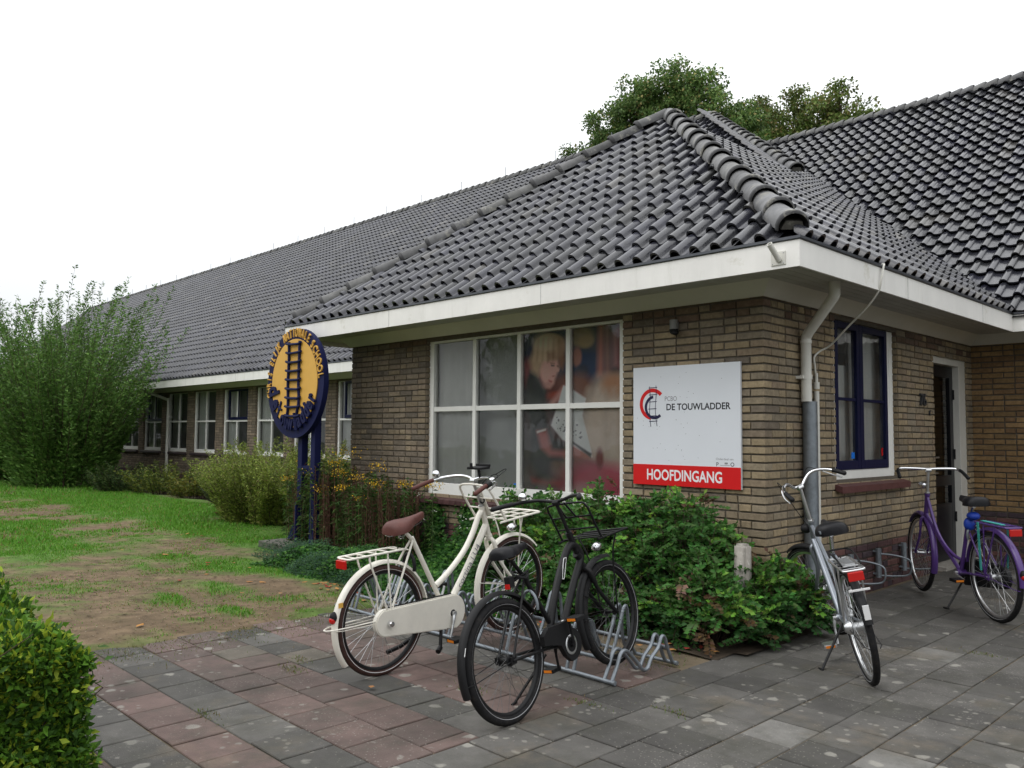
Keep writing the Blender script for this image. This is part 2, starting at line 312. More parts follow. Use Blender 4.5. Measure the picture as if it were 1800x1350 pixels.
#@@SECTIONS
# ================================================================ ground
def ground():
    mb=MB(); mb.add([(-400,-60,-.03),(60,-60,-.03),(60,300,-.03),(-400,300,-.03)],[(0,1,2,3)],(.06,.085,.025))
    tag(obj('ground',mb,M['lawn'],fix=False),kind='structure')
    # joint sand under the slabs
    mb=MB(); mb.add([(-2.62,-14,.0075),(12,-14,.0075),(12,5.2,.0075),(-2.62,5.2,.0075)],[(0,1,2,3)]); tag(obj('paving_bed',mb,M['sand'],fix=False),kind='structure')
    # planting soil along the walls
    mb=MB(); X=[]
    for j in range(9):
        for i in range(61): X.append((-5.3+5.75*i/60, -1.75+1.8*j/8, .028+.03*fbm(i*.3,j*.5,1,3)-(0.045 if j in(0,) else 0)))
    mb.add(X,[(j*61+i,j*61+i+1,(j+1)*61+i+1,(j+1)*61+i) for j in range(8) for i in range(60) if X[j*61+i][1]>-1.35-.15*math.sin(i*.7) or X[j*61+i][0]<-2.7]); tag(obj('planting_soil',mb,M['soil'],fix=False),kind='structure')
    mb=MB(); mb.add([(-50,.9,-.005),(-6,.6,-.005),(-6,3.6,-.005),(-50,3.6,-.005)],[(0,1,2,3)]); tag(obj('border_soil',mb,M['soil'],fix=False),kind='structure')
BL=[(-9,-.75,3.5,.3),(-13.5,.3,3,.5),(-18,-.2,4,.7),(-22.95,.54,2.5,1.5),(-16.84,.65,2.2,.9),(-13.18,.85,2.2,.8),(-8.3,-.15,1.3,.45),(-10.96,-2.71,1.1,.8),(-8.57,-2.88,.8,.45),(-7.63,-3.31,.7,.35),(-12.47,-.2,2.0,.5),(-12.4,-1.0,1.2,.4),(-8.1,-.44,1.0,.35),
    (-5.36,-1.99,.55,.22),(-5.11,-1.71,.6,.2),(-4.7,-1.53,.5,.2),(-4.33,-2.59,.35,.15),(-4.08,-3.12,.25,.12),(-2.99,-3.33,.35,.12),(-3.13,-2.94,.25,.1),(-4.08,-1.75,.5,.18),(-5.97,-2.68,.25,.12),(-14.4,-.69,1.2,.3),(-30,-1,6,3),(-18,-6,3,2),(-6.8,-1.0,.6,.3)]
def green(x,y):
    v=.5*fbm(x,y,.9,5)+.40*fbm(x,y,2.6,9)+.28*fbm(x,y,7,2)+.07
    for bx,by,sx_,sy_ in BL:
        q=((x-bx)/sx_)**2+((y-by)/sy_)**2
        if q<5: v+=.85*math.exp(-q)
    if x<-14: v+=min(.3,(-14-x)*.05)
    return max(0,min(1,v*1.5))
def lawn():
    xs=np.concatenate([np.arange(-60,-20,1.0),np.arange(-20,-9,.25),np.arange(-9,-2.2,.085)]); ys=np.concatenate([np.arange(-14,-6,.4),np.arange(-6,1.6,.11)])
    V=[];Cc=[]
    for y in ys:
        for x in xs:
            g=green(x,y); edge=-2.60+.07*math.sin(y*3.1)+.05*math.sin(y*8+1)
            z=.018+.02*fbm(x,y,1.2,1)+.012*g
            if x>edge: z=-.004
            V.append((x,y,z)); n1=.5+.5*fbm(x,y,5,4); b=np.array((.165,.120,.076))*(.62+.45*n1+.35*fbm(x,y,16,8)); d=np.array((.08,.15,.03))*(.8+.4*n1); c=b*(1-g)+d*g
            Cc.append(c)
    nx=len(xs); F=[(j*nx+i,j*nx+i+1,(j+1)*nx+i+1,(j+1)*nx+i) for j in range(len(ys)-1) for i in range(nx-1)]
    tag(npobj('lawn',V,F,'lawn',colr=np.array(Cc),smooth=True),kind='structure')
    # grass blades, thick where it is green, thin and dry elsewhere
    P=[];C_=[];L_=[]
    def scatter(n,x0,x1,y0,y1,hh):
        for _ in range(n):
            x=random.uniform(x0,x1); y=random.uniform(y0,y1); g=green(x,y)
            if x>-2.7 or (y>-1.6 and x>-5.9 and y>-1.6): continue
            if random.random()>g*1.15+.16: continue
            P.append((x,y,.015)); L_.append(hh*random.uniform(.4,1)*(.45+.7*g)); t=random.random()
            if random.random()<.38-.32*g: C_.append((.17+.1*t,.13+.07*t,.06))
            else: C_.append((.070+.07*t,.205+.11*t,.020+.012*t))
    scatter(150000,-9,-2.6,-5.2,.9,.042); scatter(90000,-18,-9,-5,1.2,.065); scatter(40000,-34,-18,-5,2,.09)
    n=len(P); P=np.array(P); L_=np.array(L_); C_=np.array(C_); a=rng.uniform(0,2*np.pi,n); lean=rng.uniform(.1,.9,n); w=L_*.09+.0012*(-P[:,0])**.6
    side=np.stack([np.cos(a),np.sin(a),np.zeros(n)],1)*w[:,None]; tip=P+np.stack([np.sin(a)*lean*L_,-np.cos(a)*lean*L_,L_*np.sqrt(1-lean**2*.8)],1)
    V=np.concatenate([P-side,P+side,tip],1).reshape(-1,3); F=np.arange(3*n).reshape(-1,3)
    tag(npobj('grass',V,F,'leaf',colr=np.repeat(C_,3,0)),'patchy green and dry grass blades growing on the lawn','grass',kind='stuff')
def debris():
    V=[];F=[];C=[];o=0
    for _ in range(5000):
        x=-2.65-abs(random.gauss(0,3.2)); y=random.uniform(-5,.6)
        if x<-11: continue
        s=random.uniform(.002,.006)*(1+(-x)*.07); a=random.uniform(0,3.14); e=random.uniform(1,4); c=random.choice([(.24,.19,.13),(.10,.07,.045),(.24,.19,.13),(.16,.11,.07),(.07,.05,.03)])
        dx,dy=math.cos(a)*s*e,math.sin(a)*s*e; nx_,ny_=-math.sin(a)*s,math.cos(a)*s; z=.022+.02*fbm(x,y,1.2,1)
        V+=[(x-dx,y-dy,z),(x+nx_,y+ny_,z+s*.5),(x+dx,y+dy,z+s*.3),(x-nx_,y-ny_,z+s*.6)]; F.append((o,o+1,o+2,o+3)); C+=[c]*4; o+=4
    tag(npobj('debris',V,F,'stem',colr=np.array(C)),'dry twigs, straw and crumbs of earth strewn over the bare parts of the lawn','debris',kind='stuff')
def leaf_litter():
    mb=MB()
    spots=[(-3.3,-1.75,1.1,.2,46),(-4.6,-2.3,1.5,.5,10),(-7,-2,2.5,1.2,8),(-9,-1.2,3,.8,4),(.0,-1.25,.25,.12,8),(-1.6,-1.5,1,.2,14),(-.3,-3.2,2.5,1.5,3)]
    for cx,cy,sx_,sy_,n in spots:
        for _ in range(n):
            x=cx+random.gauss(0,sx_*.5); y=cy+random.gauss(0,sy_*.5); s=random.uniform(.022,.045); a=random.uniform(0,6.3); t=random.random()
            z=.035; q=[(-1,0,.0),(-.3,.5,.25),(.5,.45,.1),(1,0,.5),(.4,-.5,.1),(-.4,-.45,.3)]
            vs=[(x+s*(p[0]*math.cos(a)-p[1]*math.sin(a)),y+s*(p[0]*math.sin(a)+p[1]*math.cos(a)),z+s*p[2]*.6) for p in q]
            mb.add(vs,[(0,1,2,3,4,5)],(.26+.14*t,.125+.07*t,.05) if random.random()<.75 else (.25,.03,.02))
    tag(obj('fallen_leaves',mb,M['stem'],fix=False),'curled orange and brown fallen leaves scattered along the edge of the bed','leaves',kind='stuff')
def slabs():
    P=.2867; mb=MB()
    def slab(x0,x1,y0,y1,c):
        g=.0038; x0+=g+random.uniform(0,.002);x1-=g;y0+=g+random.uniform(0,.002);y1-=g; z=.016+random.uniform(-.003,.003); tx=random.uniform(-.008,.008); ty=random.uniform(-.008,.008)
        b=.004; cx=(x0+x1)/2;cy=(y0+y1)/2; rot=random.uniform(-.006,.006)
        def f(x,y,dz): 
            dx,dy=x-cx,y-cy; return (cx+dx-dy*rot,cy+dy+dx*rot,z+dz+dx*tx+dy*ty)
        lo=[f(x0,y0,-.03),f(x1,y0,-.03),f(x1,y1,-.03),f(x0,y1,-.03)]; m=[f(x0,y0,-b),f(x1,y0,-b),f(x1,y1,-b),f(x0,y1,-b)]; t=[f(x0+b,y0+b,0),f(x1-b,y0+b,0),f(x1-b,y1-b,0),f(x0+b,y1-b,0)]
        mb.add(lo+m+t,[(8,9,10,11)]+[(i,(i+1)%4,4+(i+1)%4,4+i) for i in range(4)]+[(4+i,4+(i+1)%4,8+(i+1)%4,8+i) for i in range(4)],c)
    def gray():
        t=random.uniform(-.3,.3); return (.079*(1+t)+.004,.075*(1+t)+.004,.069*(1+t)+.004)
    def red():
        t=random.uniform(-.22,.22); return (.112*(1+t),.079*(1+t*.8),.070*(1+t*.8))
    # left field: rows along the front wall, one grey row then two red rows
    for k in range(-34,10):
        y0=-4.22+P*k; y1=y0+P
        if y1>-1.62: continue
        x=-2.62+((k*.53)%1)*P*.5-.05
        while x<.31:
            x2=x+P
            if x2>.31-.08: x2=.315
            isg=(k%3==0) if k>=-1 else (k%5 in(0,3))
            if k==-2: isg=True
            c=gray() if isg else red()
            if random.random()<.03: c=(.12,.105,.085)
            if x2>-2.66: slab(max(x,-2.66),x2,y0,y1,c)
            x=x2
    # right field: columns running away from the camera, staggered
    for i in range(0,34):
        x0=.32+.2772*i; x1=x0+.2772; y=-14+((i%2)*.5)*.31+random.uniform(0,.02)
        while y<5.1:
            y2=min(y+.31,5.12); c=gray()
            if random.random()<.03: c=(.15,.145,.135)
            if not(x1<.62 and y2>-1.0 and y<.28 and False): slab(x0,x1,y,y2,c)
            y=y2
    y=.3
    while y<5.1:
        y2=min(y+.31,5.12); slab(.06,.32,y,y2,gray()); y=y2
    tag(obj('paving',mb,M['slab'],fix=True),kind='structure')
ground(); lawn(); leaf_litter(); debris(); slabs()
# ================================================================ the school building
BLD=thing('school_building','long low brick school with dark grey tiled hipped roofs and white eaves','school',(0,0,0))
CH=.0675                                   # height of one course of bricks
XL=-6.01; T=.79; ZT=2.925; ZS=2.71; OV=.65; YC=5.12; YW=3.45; EW=YW-OV; EC=YC-OV-.03
XW=-52
BC=[(.262,.208,.132),(.245,.195,.126),(.228,.186,.128),(.28,.22,.138),(.205,.172,.125),(.24,.198,.138),(.222,.172,.118)]
def bcol(z,kind,x=0):
    if kind=='plinth': c=random.choice([(.075,.045,.048),(.09,.05,.05),(.055,.04,.046),(.11,.055,.05)])
    elif kind=='wing': c=random.choice([(.19,.155,.115),(.21,.165,.12),(.165,.135,.10),(.155,.125,.095)])
    elif kind=='rear': c=random.choice([(.25,.16,.075),(.22,.145,.07),(.20,.125,.065),(.27,.175,.085)])
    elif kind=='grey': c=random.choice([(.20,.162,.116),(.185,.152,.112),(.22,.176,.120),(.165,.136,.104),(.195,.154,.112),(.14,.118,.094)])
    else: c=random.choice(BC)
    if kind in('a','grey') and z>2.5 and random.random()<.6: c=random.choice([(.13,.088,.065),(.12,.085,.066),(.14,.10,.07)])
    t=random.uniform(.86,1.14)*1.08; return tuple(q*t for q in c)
def brickwall(mb,org,ux,uy,length,z0,z1,openings=(),kind='a',kfn=None,c0=False,c1=False,L=.243,Hd=.119,J=.0150,proud=.014):
    """bricks on the plane org + u*ux, outward normal uy; openings (u0,u1,z0,z1)"""
    ux=np.array(ux,float); uy=np.array(uy,float); org=np.array(org,float)
    k0=int(round(z0/CH)); k1=int(math.ceil(z1/CH-1e-6))
    for k in range(k0,k1):
        za=k*CH+J*.5; zb=(k+1)*CH-J*.5
        segs=[(0,length)]
        zm=(za+zb)/2
        for a,b,c,d in openings:
            if c<zm<d:
                ns=[]
                for s0,s1 in segs:
                    if b<=s0 or a>=s1: ns.append((s0,s1))
                    else:
                        if a>s0: ns.append((s0,a))
                        if b<s1: ns.append((b,s1))
                segs=ns
        for s0,s1 in segs:
            u=s0
            first=True
            while u<s1-.02:
                ln=Hd-J if ((first and k%2) or random.random()<.34) else L-J
                if first and not k%2 and random.random()<.8: ln=L-J
                e=u+ln
                if e>s1-.06: e=s1-(0 if s1<length or c1 else 0)
                wob=lambda: random.uniform(-.0018,.0018)
                pr=proud+random.uniform(-.003,.002); ins=.0045; h0=za+random.uniform(-.001,.001); h1=zb+random.uniform(-.001,.001)
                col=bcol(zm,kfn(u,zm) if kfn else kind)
                def P(uu,d,z): q=org+ux*uu+uy*d; return (q[0]+wob(),q[1]+wob(),z+wob())
                a0,a1=u,e
                mb.add([P(a0,-.004,h0),P(a1,-.004,h0),P(a1,-.004,h1),P(a0,-.004,h1),P(a0+ins,pr,h0+ins),P(a1-ins,pr,h0+ins),P(a1-ins,pr,h1-ins),P(a0+ins,pr,h1-ins),
                        P(a0,pr-.003,h0),P(a1,pr-.003,h0),P(a1,pr-.003,h1),P(a0,pr-.003,h1)],
                       [(4,5,6,7)]+[(8+i,8+(i+1)%4,4+(i+1)%4,4+i) for i in range(4)]+[(i,(i+1)%4,8+(i+1)%4,8+i) for i in range(4)],col)
                u=e+J; first=False
def slabwall(mb,x0,x1,y0,y1,z0,z1,openings,axis):
    """mortar backing wall with rectangular openings; axis 'x' or 'y' is the long one; openings (u0,u1,z0,z1) in world u"""
    us=sorted({x0 if axis=='x' else y0, x1 if axis=='x' else y1}|{o for q in openings for o in q[:2]}); zs=sorted({z0,z1}|{o for q in openings for o in q[2:] if z0<o<z1})
    for a,b in zip(us,us[1:]):
        run=[]
        for c,d in zip(zs,zs[1:]):
            if any(q[0]<=a and b<=q[1] and q[2]<=c and d<=q[3] for q in openings): continue
            if axis=='x': mb.box(a,b,y0,y1,c,d)
            else: mb.box(x0,x1,a,b,c,d)
WZ1=2.645
# ---- entrance wing, front wall (faces the camera's left) and side wall
OA=(-4.42,-1.435,.79,2.60); OB1=(1.285,2.77,1.10,2.60); OB2=(3.80,4.97,0,2.46)
mo=MB(); slabwall(mo,XL,0,0,.30,0,2.70,[OA],'x'); slabwall(mo,-.30,0,.301,YC,0,2.70,[OB1,OB2],'y')
slabwall(mo,XL,XL+.30,.301,YW,0,2.70,[],'y'); slabwall(mo,0,9,YC,YC+.3,0,2.70,[],'x')
obj('mortar_wall',mo,M['mortar'],BLD)
bk=MB()
kfA=lambda u,z: 'plinth' if z<.475 else ('grey' if (XL+u<-4.4 or random.random()<.18) else 'a')
kfB=lambda u,z: 'plinth' if z<.475 else 'a'
nk=int(math.ceil(WZ1/CH))
rnds=random.getstate()
for k in range(nk):
    za,zb=k*CH,(k+1)*CH; e=k%2
    # corner bricks wrap round: full boxes
    c=bcol(za,kfA(5.9,za+.01)); J=.0078
    if e: bk.box(-.106,.015,-.015,.230,za+J,zb-J,c,bev=.003); xa=-.118; yb=.243
    else: bk.box(-.230,.015,-.015,.106,za+J,zb-J,c,bev=.003); xa=-.243; yb=.118
    ops=[(a-XL,b-XL,c_,d_) for a,b,c_,d_ in (OA,)]
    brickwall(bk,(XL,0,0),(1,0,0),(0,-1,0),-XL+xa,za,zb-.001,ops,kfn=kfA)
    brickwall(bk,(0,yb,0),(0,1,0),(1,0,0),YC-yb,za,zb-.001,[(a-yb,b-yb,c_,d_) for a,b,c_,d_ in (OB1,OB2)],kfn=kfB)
    # reveals of the openings and the far-left corner
brickwall(bk,(OA[0],0,0),(0,1,0),(1,0,0),.10,OA[2],OA[3],kind='grey'); brickwall(bk,(OA[1],.10,0),(0,-1,0),(-1,0,0),.10,OA[2],OA[3])
brickwall(bk,(0,OB1[0],0),(-1,0,0),(0,1,0),.13,OB1[2],OB1[3]); brickwall(bk,(-.13,OB1[1],0),(1,0,0),(0,-1,0),.13,OB1[2],OB1[3])
brickwall(bk,(-.28,OB2[1],0),(1,0,0),(0,-1,0),.28,0,OB2[3]); brickwall(bk,(0,OB2[0],0),(-1,0,0),(0,1,0),.13,0,OB2[3])
brickwall(bk,(XL,YW,0),(0,-1,0),(-1,0,0),YW,0,WZ1,kind='grey')
brickwall(bk,(.012,YC,0),(1,0,0),(0,-1,0),6,0,WZ1,kfn=lambda u,z:'plinth' if z<.6 else 'rear')
obj('brick_wall',bk,M['brick'],BLD)
# ---- the long wing set back on the left
wins=[(-22.79+1.815*i) for i in range(-9,9)]            # left edges
WWD=1.42; OW=[(x,x+WWD,.93,2.60) for x in wins if x+WWD<XL-.2]
mo=MB(); slabwall(mo,XW,XL-.001,YW,YW+.30,0,2.70,OW,'x'); obj('mortar_wall',mo,M['mortar'],BLD)
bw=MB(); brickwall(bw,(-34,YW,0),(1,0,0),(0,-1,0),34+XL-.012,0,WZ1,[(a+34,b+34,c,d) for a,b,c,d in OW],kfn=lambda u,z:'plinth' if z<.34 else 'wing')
for a,b,c,d in OW:
    if b>-26: brickwall(bw,(a,YW,0),(0,1,0),(1,0,0),.09,c,d,kind='wing'); brickwall(bw,(b,YW+.09,0),(0,-1,0),(-1,0,0),.09,c,d,kind='wing')
obj('brick_wall',bw,M['brick'],BLD)
# ---- frieze, soffit, fascia, gutter edge
def ring(mb,prof,closed=False,extra=None):
    """sweep (outset, z) profile along the eave path of all wings"""
    pts=[(XW,YW,(0,-1)),(XL,YW,(-1,-1)),(XL,0,(-1,-1)),(0,0,(1,-1)),(0,YC,(1,-1)),(9,YC,(0,-1))]
    vs=[];fs=[];k=len(prof)
    for i,(x,y,d) in enumerate(pts):
        if i==1: dd=(-1,-1)
        else: dd=d
        for o,z in prof: vs.append((x+dd[0]*o,y+dd[1]*o,z))
    for i in range(len(pts)-1):
        for j in range(k if closed else k-1): a=i*k+j; b=i*k+(j+1)%k; fs.append((a,b,b+k,a+k))
    mb.add(vs,fs)
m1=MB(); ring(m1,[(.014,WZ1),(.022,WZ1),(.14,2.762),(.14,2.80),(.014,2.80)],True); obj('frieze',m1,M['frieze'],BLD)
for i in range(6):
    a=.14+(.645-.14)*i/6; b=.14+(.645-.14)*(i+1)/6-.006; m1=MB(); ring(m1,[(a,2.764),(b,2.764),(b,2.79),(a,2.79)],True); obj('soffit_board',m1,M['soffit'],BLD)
m1=MB(); ring(m1,[(OV-.02,ZS),(OV,ZS),(OV,2.905),(OV-.02,2.905)],True); obj('fascia',m1,M['white'],BLD)
for xx_ in (-1.9,-4.3,-9.5,-12.4,-15.3,-18.2):
    yy_=-OV if xx_>-6 else EW
    m1=MB(); m1.box(xx_,xx_+.003,yy_-.0008,yy_+.002,ZS+.002,2.902); obj('fascia_joint',m1,M['zinc'],BLD)
for yy_ in (1.35,3.4): m1=MB(); m1.box(OV-.002,OV+.0008,yy_,yy_+.003,ZS+.002,2.902); obj('fascia_joint',m1,M['zinc'],BLD)
m1=MB(); ring(m1,[(OV-.13,2.80),(OV-.13,2.86),(OV-.03,2.86),(OV-.03,2.903),(OV+.006,2.903),(OV+.014,2.910),(OV+.012,2.930),(OV-.005,2.934),(OV-.022,2.915),(OV-.022,2.80)],True); obj('gutter_edge',m1,M['zinc'],BLD,smooth=False)
# ---- tiled slopes
ct=math.cos(math.atan(T)); st=math.sin(math.atan(T))
PU=[0,.025,.07,.14,.24,.34,.42,.47,.50,.53,.70,.86,1.0]; PH=[-.002,.028,.046,.058,.063,.058,.046,.028,.004,-.003,-.006,-.005,-.002]
PU2=[0,.05,.14,.25,.36,.46,.52,.75,1.0]; PH2=[0,.034,.056,.061,.056,.034,-.002,-.005,0]
def tiles(P0,adir,sdir,width,slope,clips,pw=.2,ex=.31,fine=True,tone=1.0,flat=False,skip=None,lift=.036,mt='tile'):
    """rows of pantiles; P0 eave corner, adir along the eave, sdir up the slope"""
    P0=np.array(P0,float); a=np.array(adir,float); s=np.array(sdir,float); n=np.cross(a,s); n/=np.linalg.norm(n)
    if n[2]<0: n=-n
    U=np.array(PU if fine else PU2); Hh=np.array(PH if fine else PH2)
    if flat: U=np.array([0,.04,.11,.20,.30,.38,.44,.48,.54,.74,.92,1.0]); Hh=np.array([0,.026,.044,.052,.050,.040,.020,.006,.0,-.005,-.003,0])
    m=len(U); nc=int(width/pw); nr=int(math.ceil(slope/ex)); V=[];F=[];Cl=[]; off=0
    iu=np.arange(m-1)
    for r in range(nr):
        for c in range(nc):
            ctr=P0+a*(c+.5)*pw+s*(r+.5)*ex
            if any(q[0]*ctr[0]+q[1]*ctr[1]+q[2]>.26 for q in clips): continue
            if skip and skip(ctr): continue
            j=rng.uniform(-.0035,.0035,4); w=U*pw*1.02
            l0=lift+j[0]; v0=r*ex-.012+j[1]; v1=(r+1)*ex+.02
            base=P0+a*(c*pw+j[2]*.8)
            lo=base+np.outer(w,a)+s*v0; hi=base+np.outer(w,a)+s*v1
            A=lo+np.outer(Hh+l0-.02,n); B=lo+np.outer(Hh+l0,n); Cc=hi+np.outer(Hh*.97+.002,n)
            V.append(np.concatenate([A,B,Cc])); F.append(np.concatenate([np.stack([off+iu,off+iu+1,off+m+iu+1,off+m+iu],1),np.stack([off+m+iu,off+m+iu+1,off+2*m+iu+1,off+2*m+iu],1)])); off+=3*m
            t=tone*rng.uniform(.60,1.42); b=rng.uniform(-.004,.008); k=(.033*t,.034*t,.041*t+b*.8)
            if rng.random()<.05: k=(.075*t,.072*t,.070*t)
            Cl.append(np.tile(k,(3*m,1)))
    V=np.concatenate(V);F=np.concatenate(F);Cl=np.concatenate(Cl)
    bm=bmesh.new(); me=bpy.data.meshes.new('t'); me.from_pydata(V.tolist(),[],F.tolist()); at=me.color_attributes.new('Col','FLOAT_COLOR','POINT'); cc=np.ones((len(V),4),np.float32); cc[:,:3]=Cl; at.data.foreach_set('color',cc.ravel())
    bm.from_mesh(me)
    for q in clips:
        l=math.hypot(q[0],q[1]); no=Vector((q[0]/l,q[1]/l,0)); co=no*(-q[2]/l)
        bmesh.ops.bisect_plane(bm,geom=bm.verts[:]+bm.edges[:]+bm.faces[:],plane_co=co,plane_no=no,clear_outer=True,dist=1e-5)
    bm.to_mesh(me); bm.free(); me.materials.append(M[mt]); me.polygons.foreach_set('use_smooth',[True]*len(me.polygons)); me.set_sharp_from_angle(angle=R_(50)); me.name='roof_tiles'
    o=bpy.data.objects.new('roof_tiles',me); COL.objects.link(o); o.parent=BLD; return o
def under(pts): # dark underlay sheet
    mb=MB(); mb.add([(p[0],p[1],p[2]-.02) for p in pts],[tuple(range(len(pts)))]); obj('roof_underlay',mb,M['felt'],BLD,fix=False)
ZE=ZT-.035
xc=XL/2; ap=(xc,-xc,ZE+(OV-xc)*T)           # apex of the entrance wing
HZ=ZE+(OV-xc)*T; APX=-7.2; APY=10.65; RZ=ZE+(APY-EW)*T; HD=APY-EW
tiles((XL-OV,-OV+.035,ZE+.027),(1,0,0),(0,ct,st),-XL+2*OV,(ap[1]+OV)/ct,[(1,1,.0),(-1,1,XL)],tone=1.0,pw=.188)
tiles((OV-.035,-OV-.12,ZE+.027),(0,1,0),(-ct,0,st),15.6,(OV+7.35)/ct,[(-1,-1,0)],skip=lambda p:(p[0]+p[1]>5.12+.3 and p[2]<8.0) or (p[0]<xc-.15 and p[0]+p[1]<3.45-.3) or (p[0]<xc+.0-.1 and p[1]<6.2) or (p[1]-p[0]>18.0),tone=1.0)
tiles((XL-OV,3.0,ZE),(0,-1,0),(ct,0,st),3.65,(OV-xc)/ct,[(1,-1,-XL)],fine=False)
tiles((XW,EW+.035,ZE+.027),(1,0,0),(0,ct,st),-XW+XL+9,(APY-EW)/ct,[(1,1,-3.45)],fine=False,skip=lambda p:p[0]>XL+.2 and p[2]<HZ-2.2,tone=.95)
tiles((-6.4,EC+.035,ZE+.027),(1,0,0),(0,ct,st),15,6.72/ct,[(-1,-1,5.10)],pw=.212,ex=.335,flat=True,tone=.70,skip=lambda p:p[0]<-5.65+0 and p[2]>8.3,lift=.052,mt='tileb')
# underlays and rear slopes, slightly below the tiles
under([(XL-OV,-OV,ZE),(OV,-OV,ZE),ap]); under([(OV,-OV,ZE),(OV,EC,ZE),(-6.05,11.15,ZE+6.70*T),(APX,APY,RZ),(ap[0],6.46,HZ),ap])
under([(XL-OV,EW,ZE),(XL-OV,-OV,ZE),ap,(ap[0],6.46,HZ)])
under([(XW,EW,ZE),(XL-OV,EW,ZE),(ap[0],6.46,HZ),(APX,APY,RZ),(XW,APY,RZ)])
under([(OV,EC,ZE),(9,EC,ZE),(9,11.15,ZE+6.70*T),(-6.05,11.15,ZE+6.70*T)])
mb=MB(); mb.add([(XW,APY,RZ-.03),(APX,APY,RZ-.03),(APX+HD,APY+HD,ZE),(XW,APY+HD,ZE)],[(0,1,2,3)],(.05,.05,.06)); mb.add([(-6.5,11.15,ZE+6.70*T-.03),(9,11.15,ZE+6.70*T-.03),(9,18,ZE+.1),(-6.5,18,ZE+.1)],[(0,1,2,3)],(.05,.05,.06)); obj('rear_roof',mb,M['tile'],BLD,fix=False)
mb=MB(); mb.box(XW-.2,XW,YW,20,0,2.9); mb.prism([(EW,ZE),(APY,RZ),(APY+HD,ZE)],XW-.02,XW+.02,'YZ'); obj('end_wall',mb,M['mortar'],BLD)
mb=MB(); mb.box(9,9.3,YC,18,0,2.9); mb.prism([(EC,ZE),(11.15,ZE+6.70*T),(18,ZE)],9,9.04,'YZ'); obj('end_wall',mb,M['mortar'],BLD)
def caps(A,B,L=.37,r=.115,big=True,tone=1.0,over=.045,flat=1.0):
    """row of half-round cap tiles from the low end A to the high end B"""
    A=Vector(A);B=Vector(B); d=(B-A); n=max(1,int(d.length/L)); L=d.length/n; d.normalize(); side=d.cross(Vector((0,0,1))).normalized(); up=side.cross(d).normalized(); mb=MB()
    for i in range(n):
        p=A+d*(L*i); t=random.uniform(.75,1.3)*tone; g=random.uniform(0,.02); col=(.085*t+g*2,.085*t+g*2,.088*t+g*1.7); rim=(.030,.030,.032)
        j=random.uniform(-.012,.012); st_=[(-.012,r*1.07,.0),(.0,r*1.13,.0),(.028,r*1.13,0),(.040,r*1.05,0),(L*.6,r*1.0,0),(L+over,r*.95,-.008)] if big else [(-.01,r*1.06,0),(.03,r*1.06,0),(L+over,r*.9,-.008)]
        vs=[];m=13
        for (x,rr,h) in st_:
            for k in range(m):
                a=math.pi*(-.08+1.16*k/(m-1)); vs.append(p+d*x+side*(math.cos(a)*rr+j)+up*(math.sin(a)*rr*flat+h+(.022 if x<L*.5 else 0)))
        for k in range(m): # inner lip
            a=math.pi*(-.08+1.16*k/(m-1)); vs.append(p+d*(-.02)+side*(math.cos(a)*(r*1.0)+j)+up*(math.sin(a)*r*flat*.98+.02))
        q=len(st_); fs=[(a_*m+k,a_*m+k+1,(a_+1)*m+k+1,(a_+1)*m+k) for a_ in range(q-1) for k in range(m-1)]+[(q*m+k,q*m+k+1,k+1,k) for k in range(m-1)]
        b0=len(mb.v); mb.add(vs,fs,col)
        if big:
            for q_ in list(range(0,3*m))+list(range(q*m,(q+1)*m)): mb.c[b0+q_]=rim
    # mortar bedding below
    w=r*.8; mb.add([A+side*w+up*.0,A-side*w,B-side*w,B+side*w,A+side*w*.7+up*.06,A-side*w*.7+up*.06,B-side*w*.7+up*.06,B+side*w*.7+up*.06],[(0,1,5,4),(1,2,6,5),(2,3,7,6),(3,0,4,7),(4,5,6,7)],(.10,.095,.085))
    return obj('ridge_tiles',mb,M['cap'],BLD,smooth=True,ang=45)
h=.045
caps((OV-.10,-OV+.10,ZE+.07+h),(ap[0],ap[1],ap[2]+h+.01),tone=1.5,r=.108,L=.385)
caps((XL-OV+.12,-OV+.12,ZE+.07+h),(ap[0]-.05,ap[1]-.05,ap[2]+h),r=.10,tone=.85,L=.40)
caps((ap[0]+.14,6.46-.14,HZ+.02),(APX,APY,RZ+h),tone=1.25)
caps((ap[0],6.3,HZ-.005),(ap[0],-xc+.15,HZ-.005),r=.075,big=False,L=.2,flat=.7)
caps((APX-.1,APY,RZ+.02),(XW,APY,RZ+.02),r=.115,big=False,L=.30,tone=.9)
caps((9,11.15,ZE+6.70*T+.02),(-6.1,11.15,ZE+6.70*T+.02),r=.11,big=False,L=.212,tone=1.1,flat=1.0)
caps((APX+4.2,APY+4.2,RZ-4.2*T+.02),(APX,APY,RZ+.02),r=.10,tone=.9)
# lead-lined valley between the side slope and the rear block
mb=MB(); z=lambda x:ZE+(OV-x)*T
mb.add([(OV+.05,EC-.10,z(OV)+.01),(OV-.10,EC+.10,z(OV)+.02),(-6.25,11.2,z(-6.2)+.02),(-6.15,11.0,z(-6.2)+.01)],[(0,1,2,3)]); obj('valley_gutter',mb,M['felt'],BLD,fix=False)
for xr in [-16.31-2.035*i for i in range(-3,17)]:
    mb=MB(); mb.tube([(xr,APY,RZ+.05),(xr,APY,RZ+.42)],.009,6); obj('ridge_rod',mb,M['galv'],BLD)
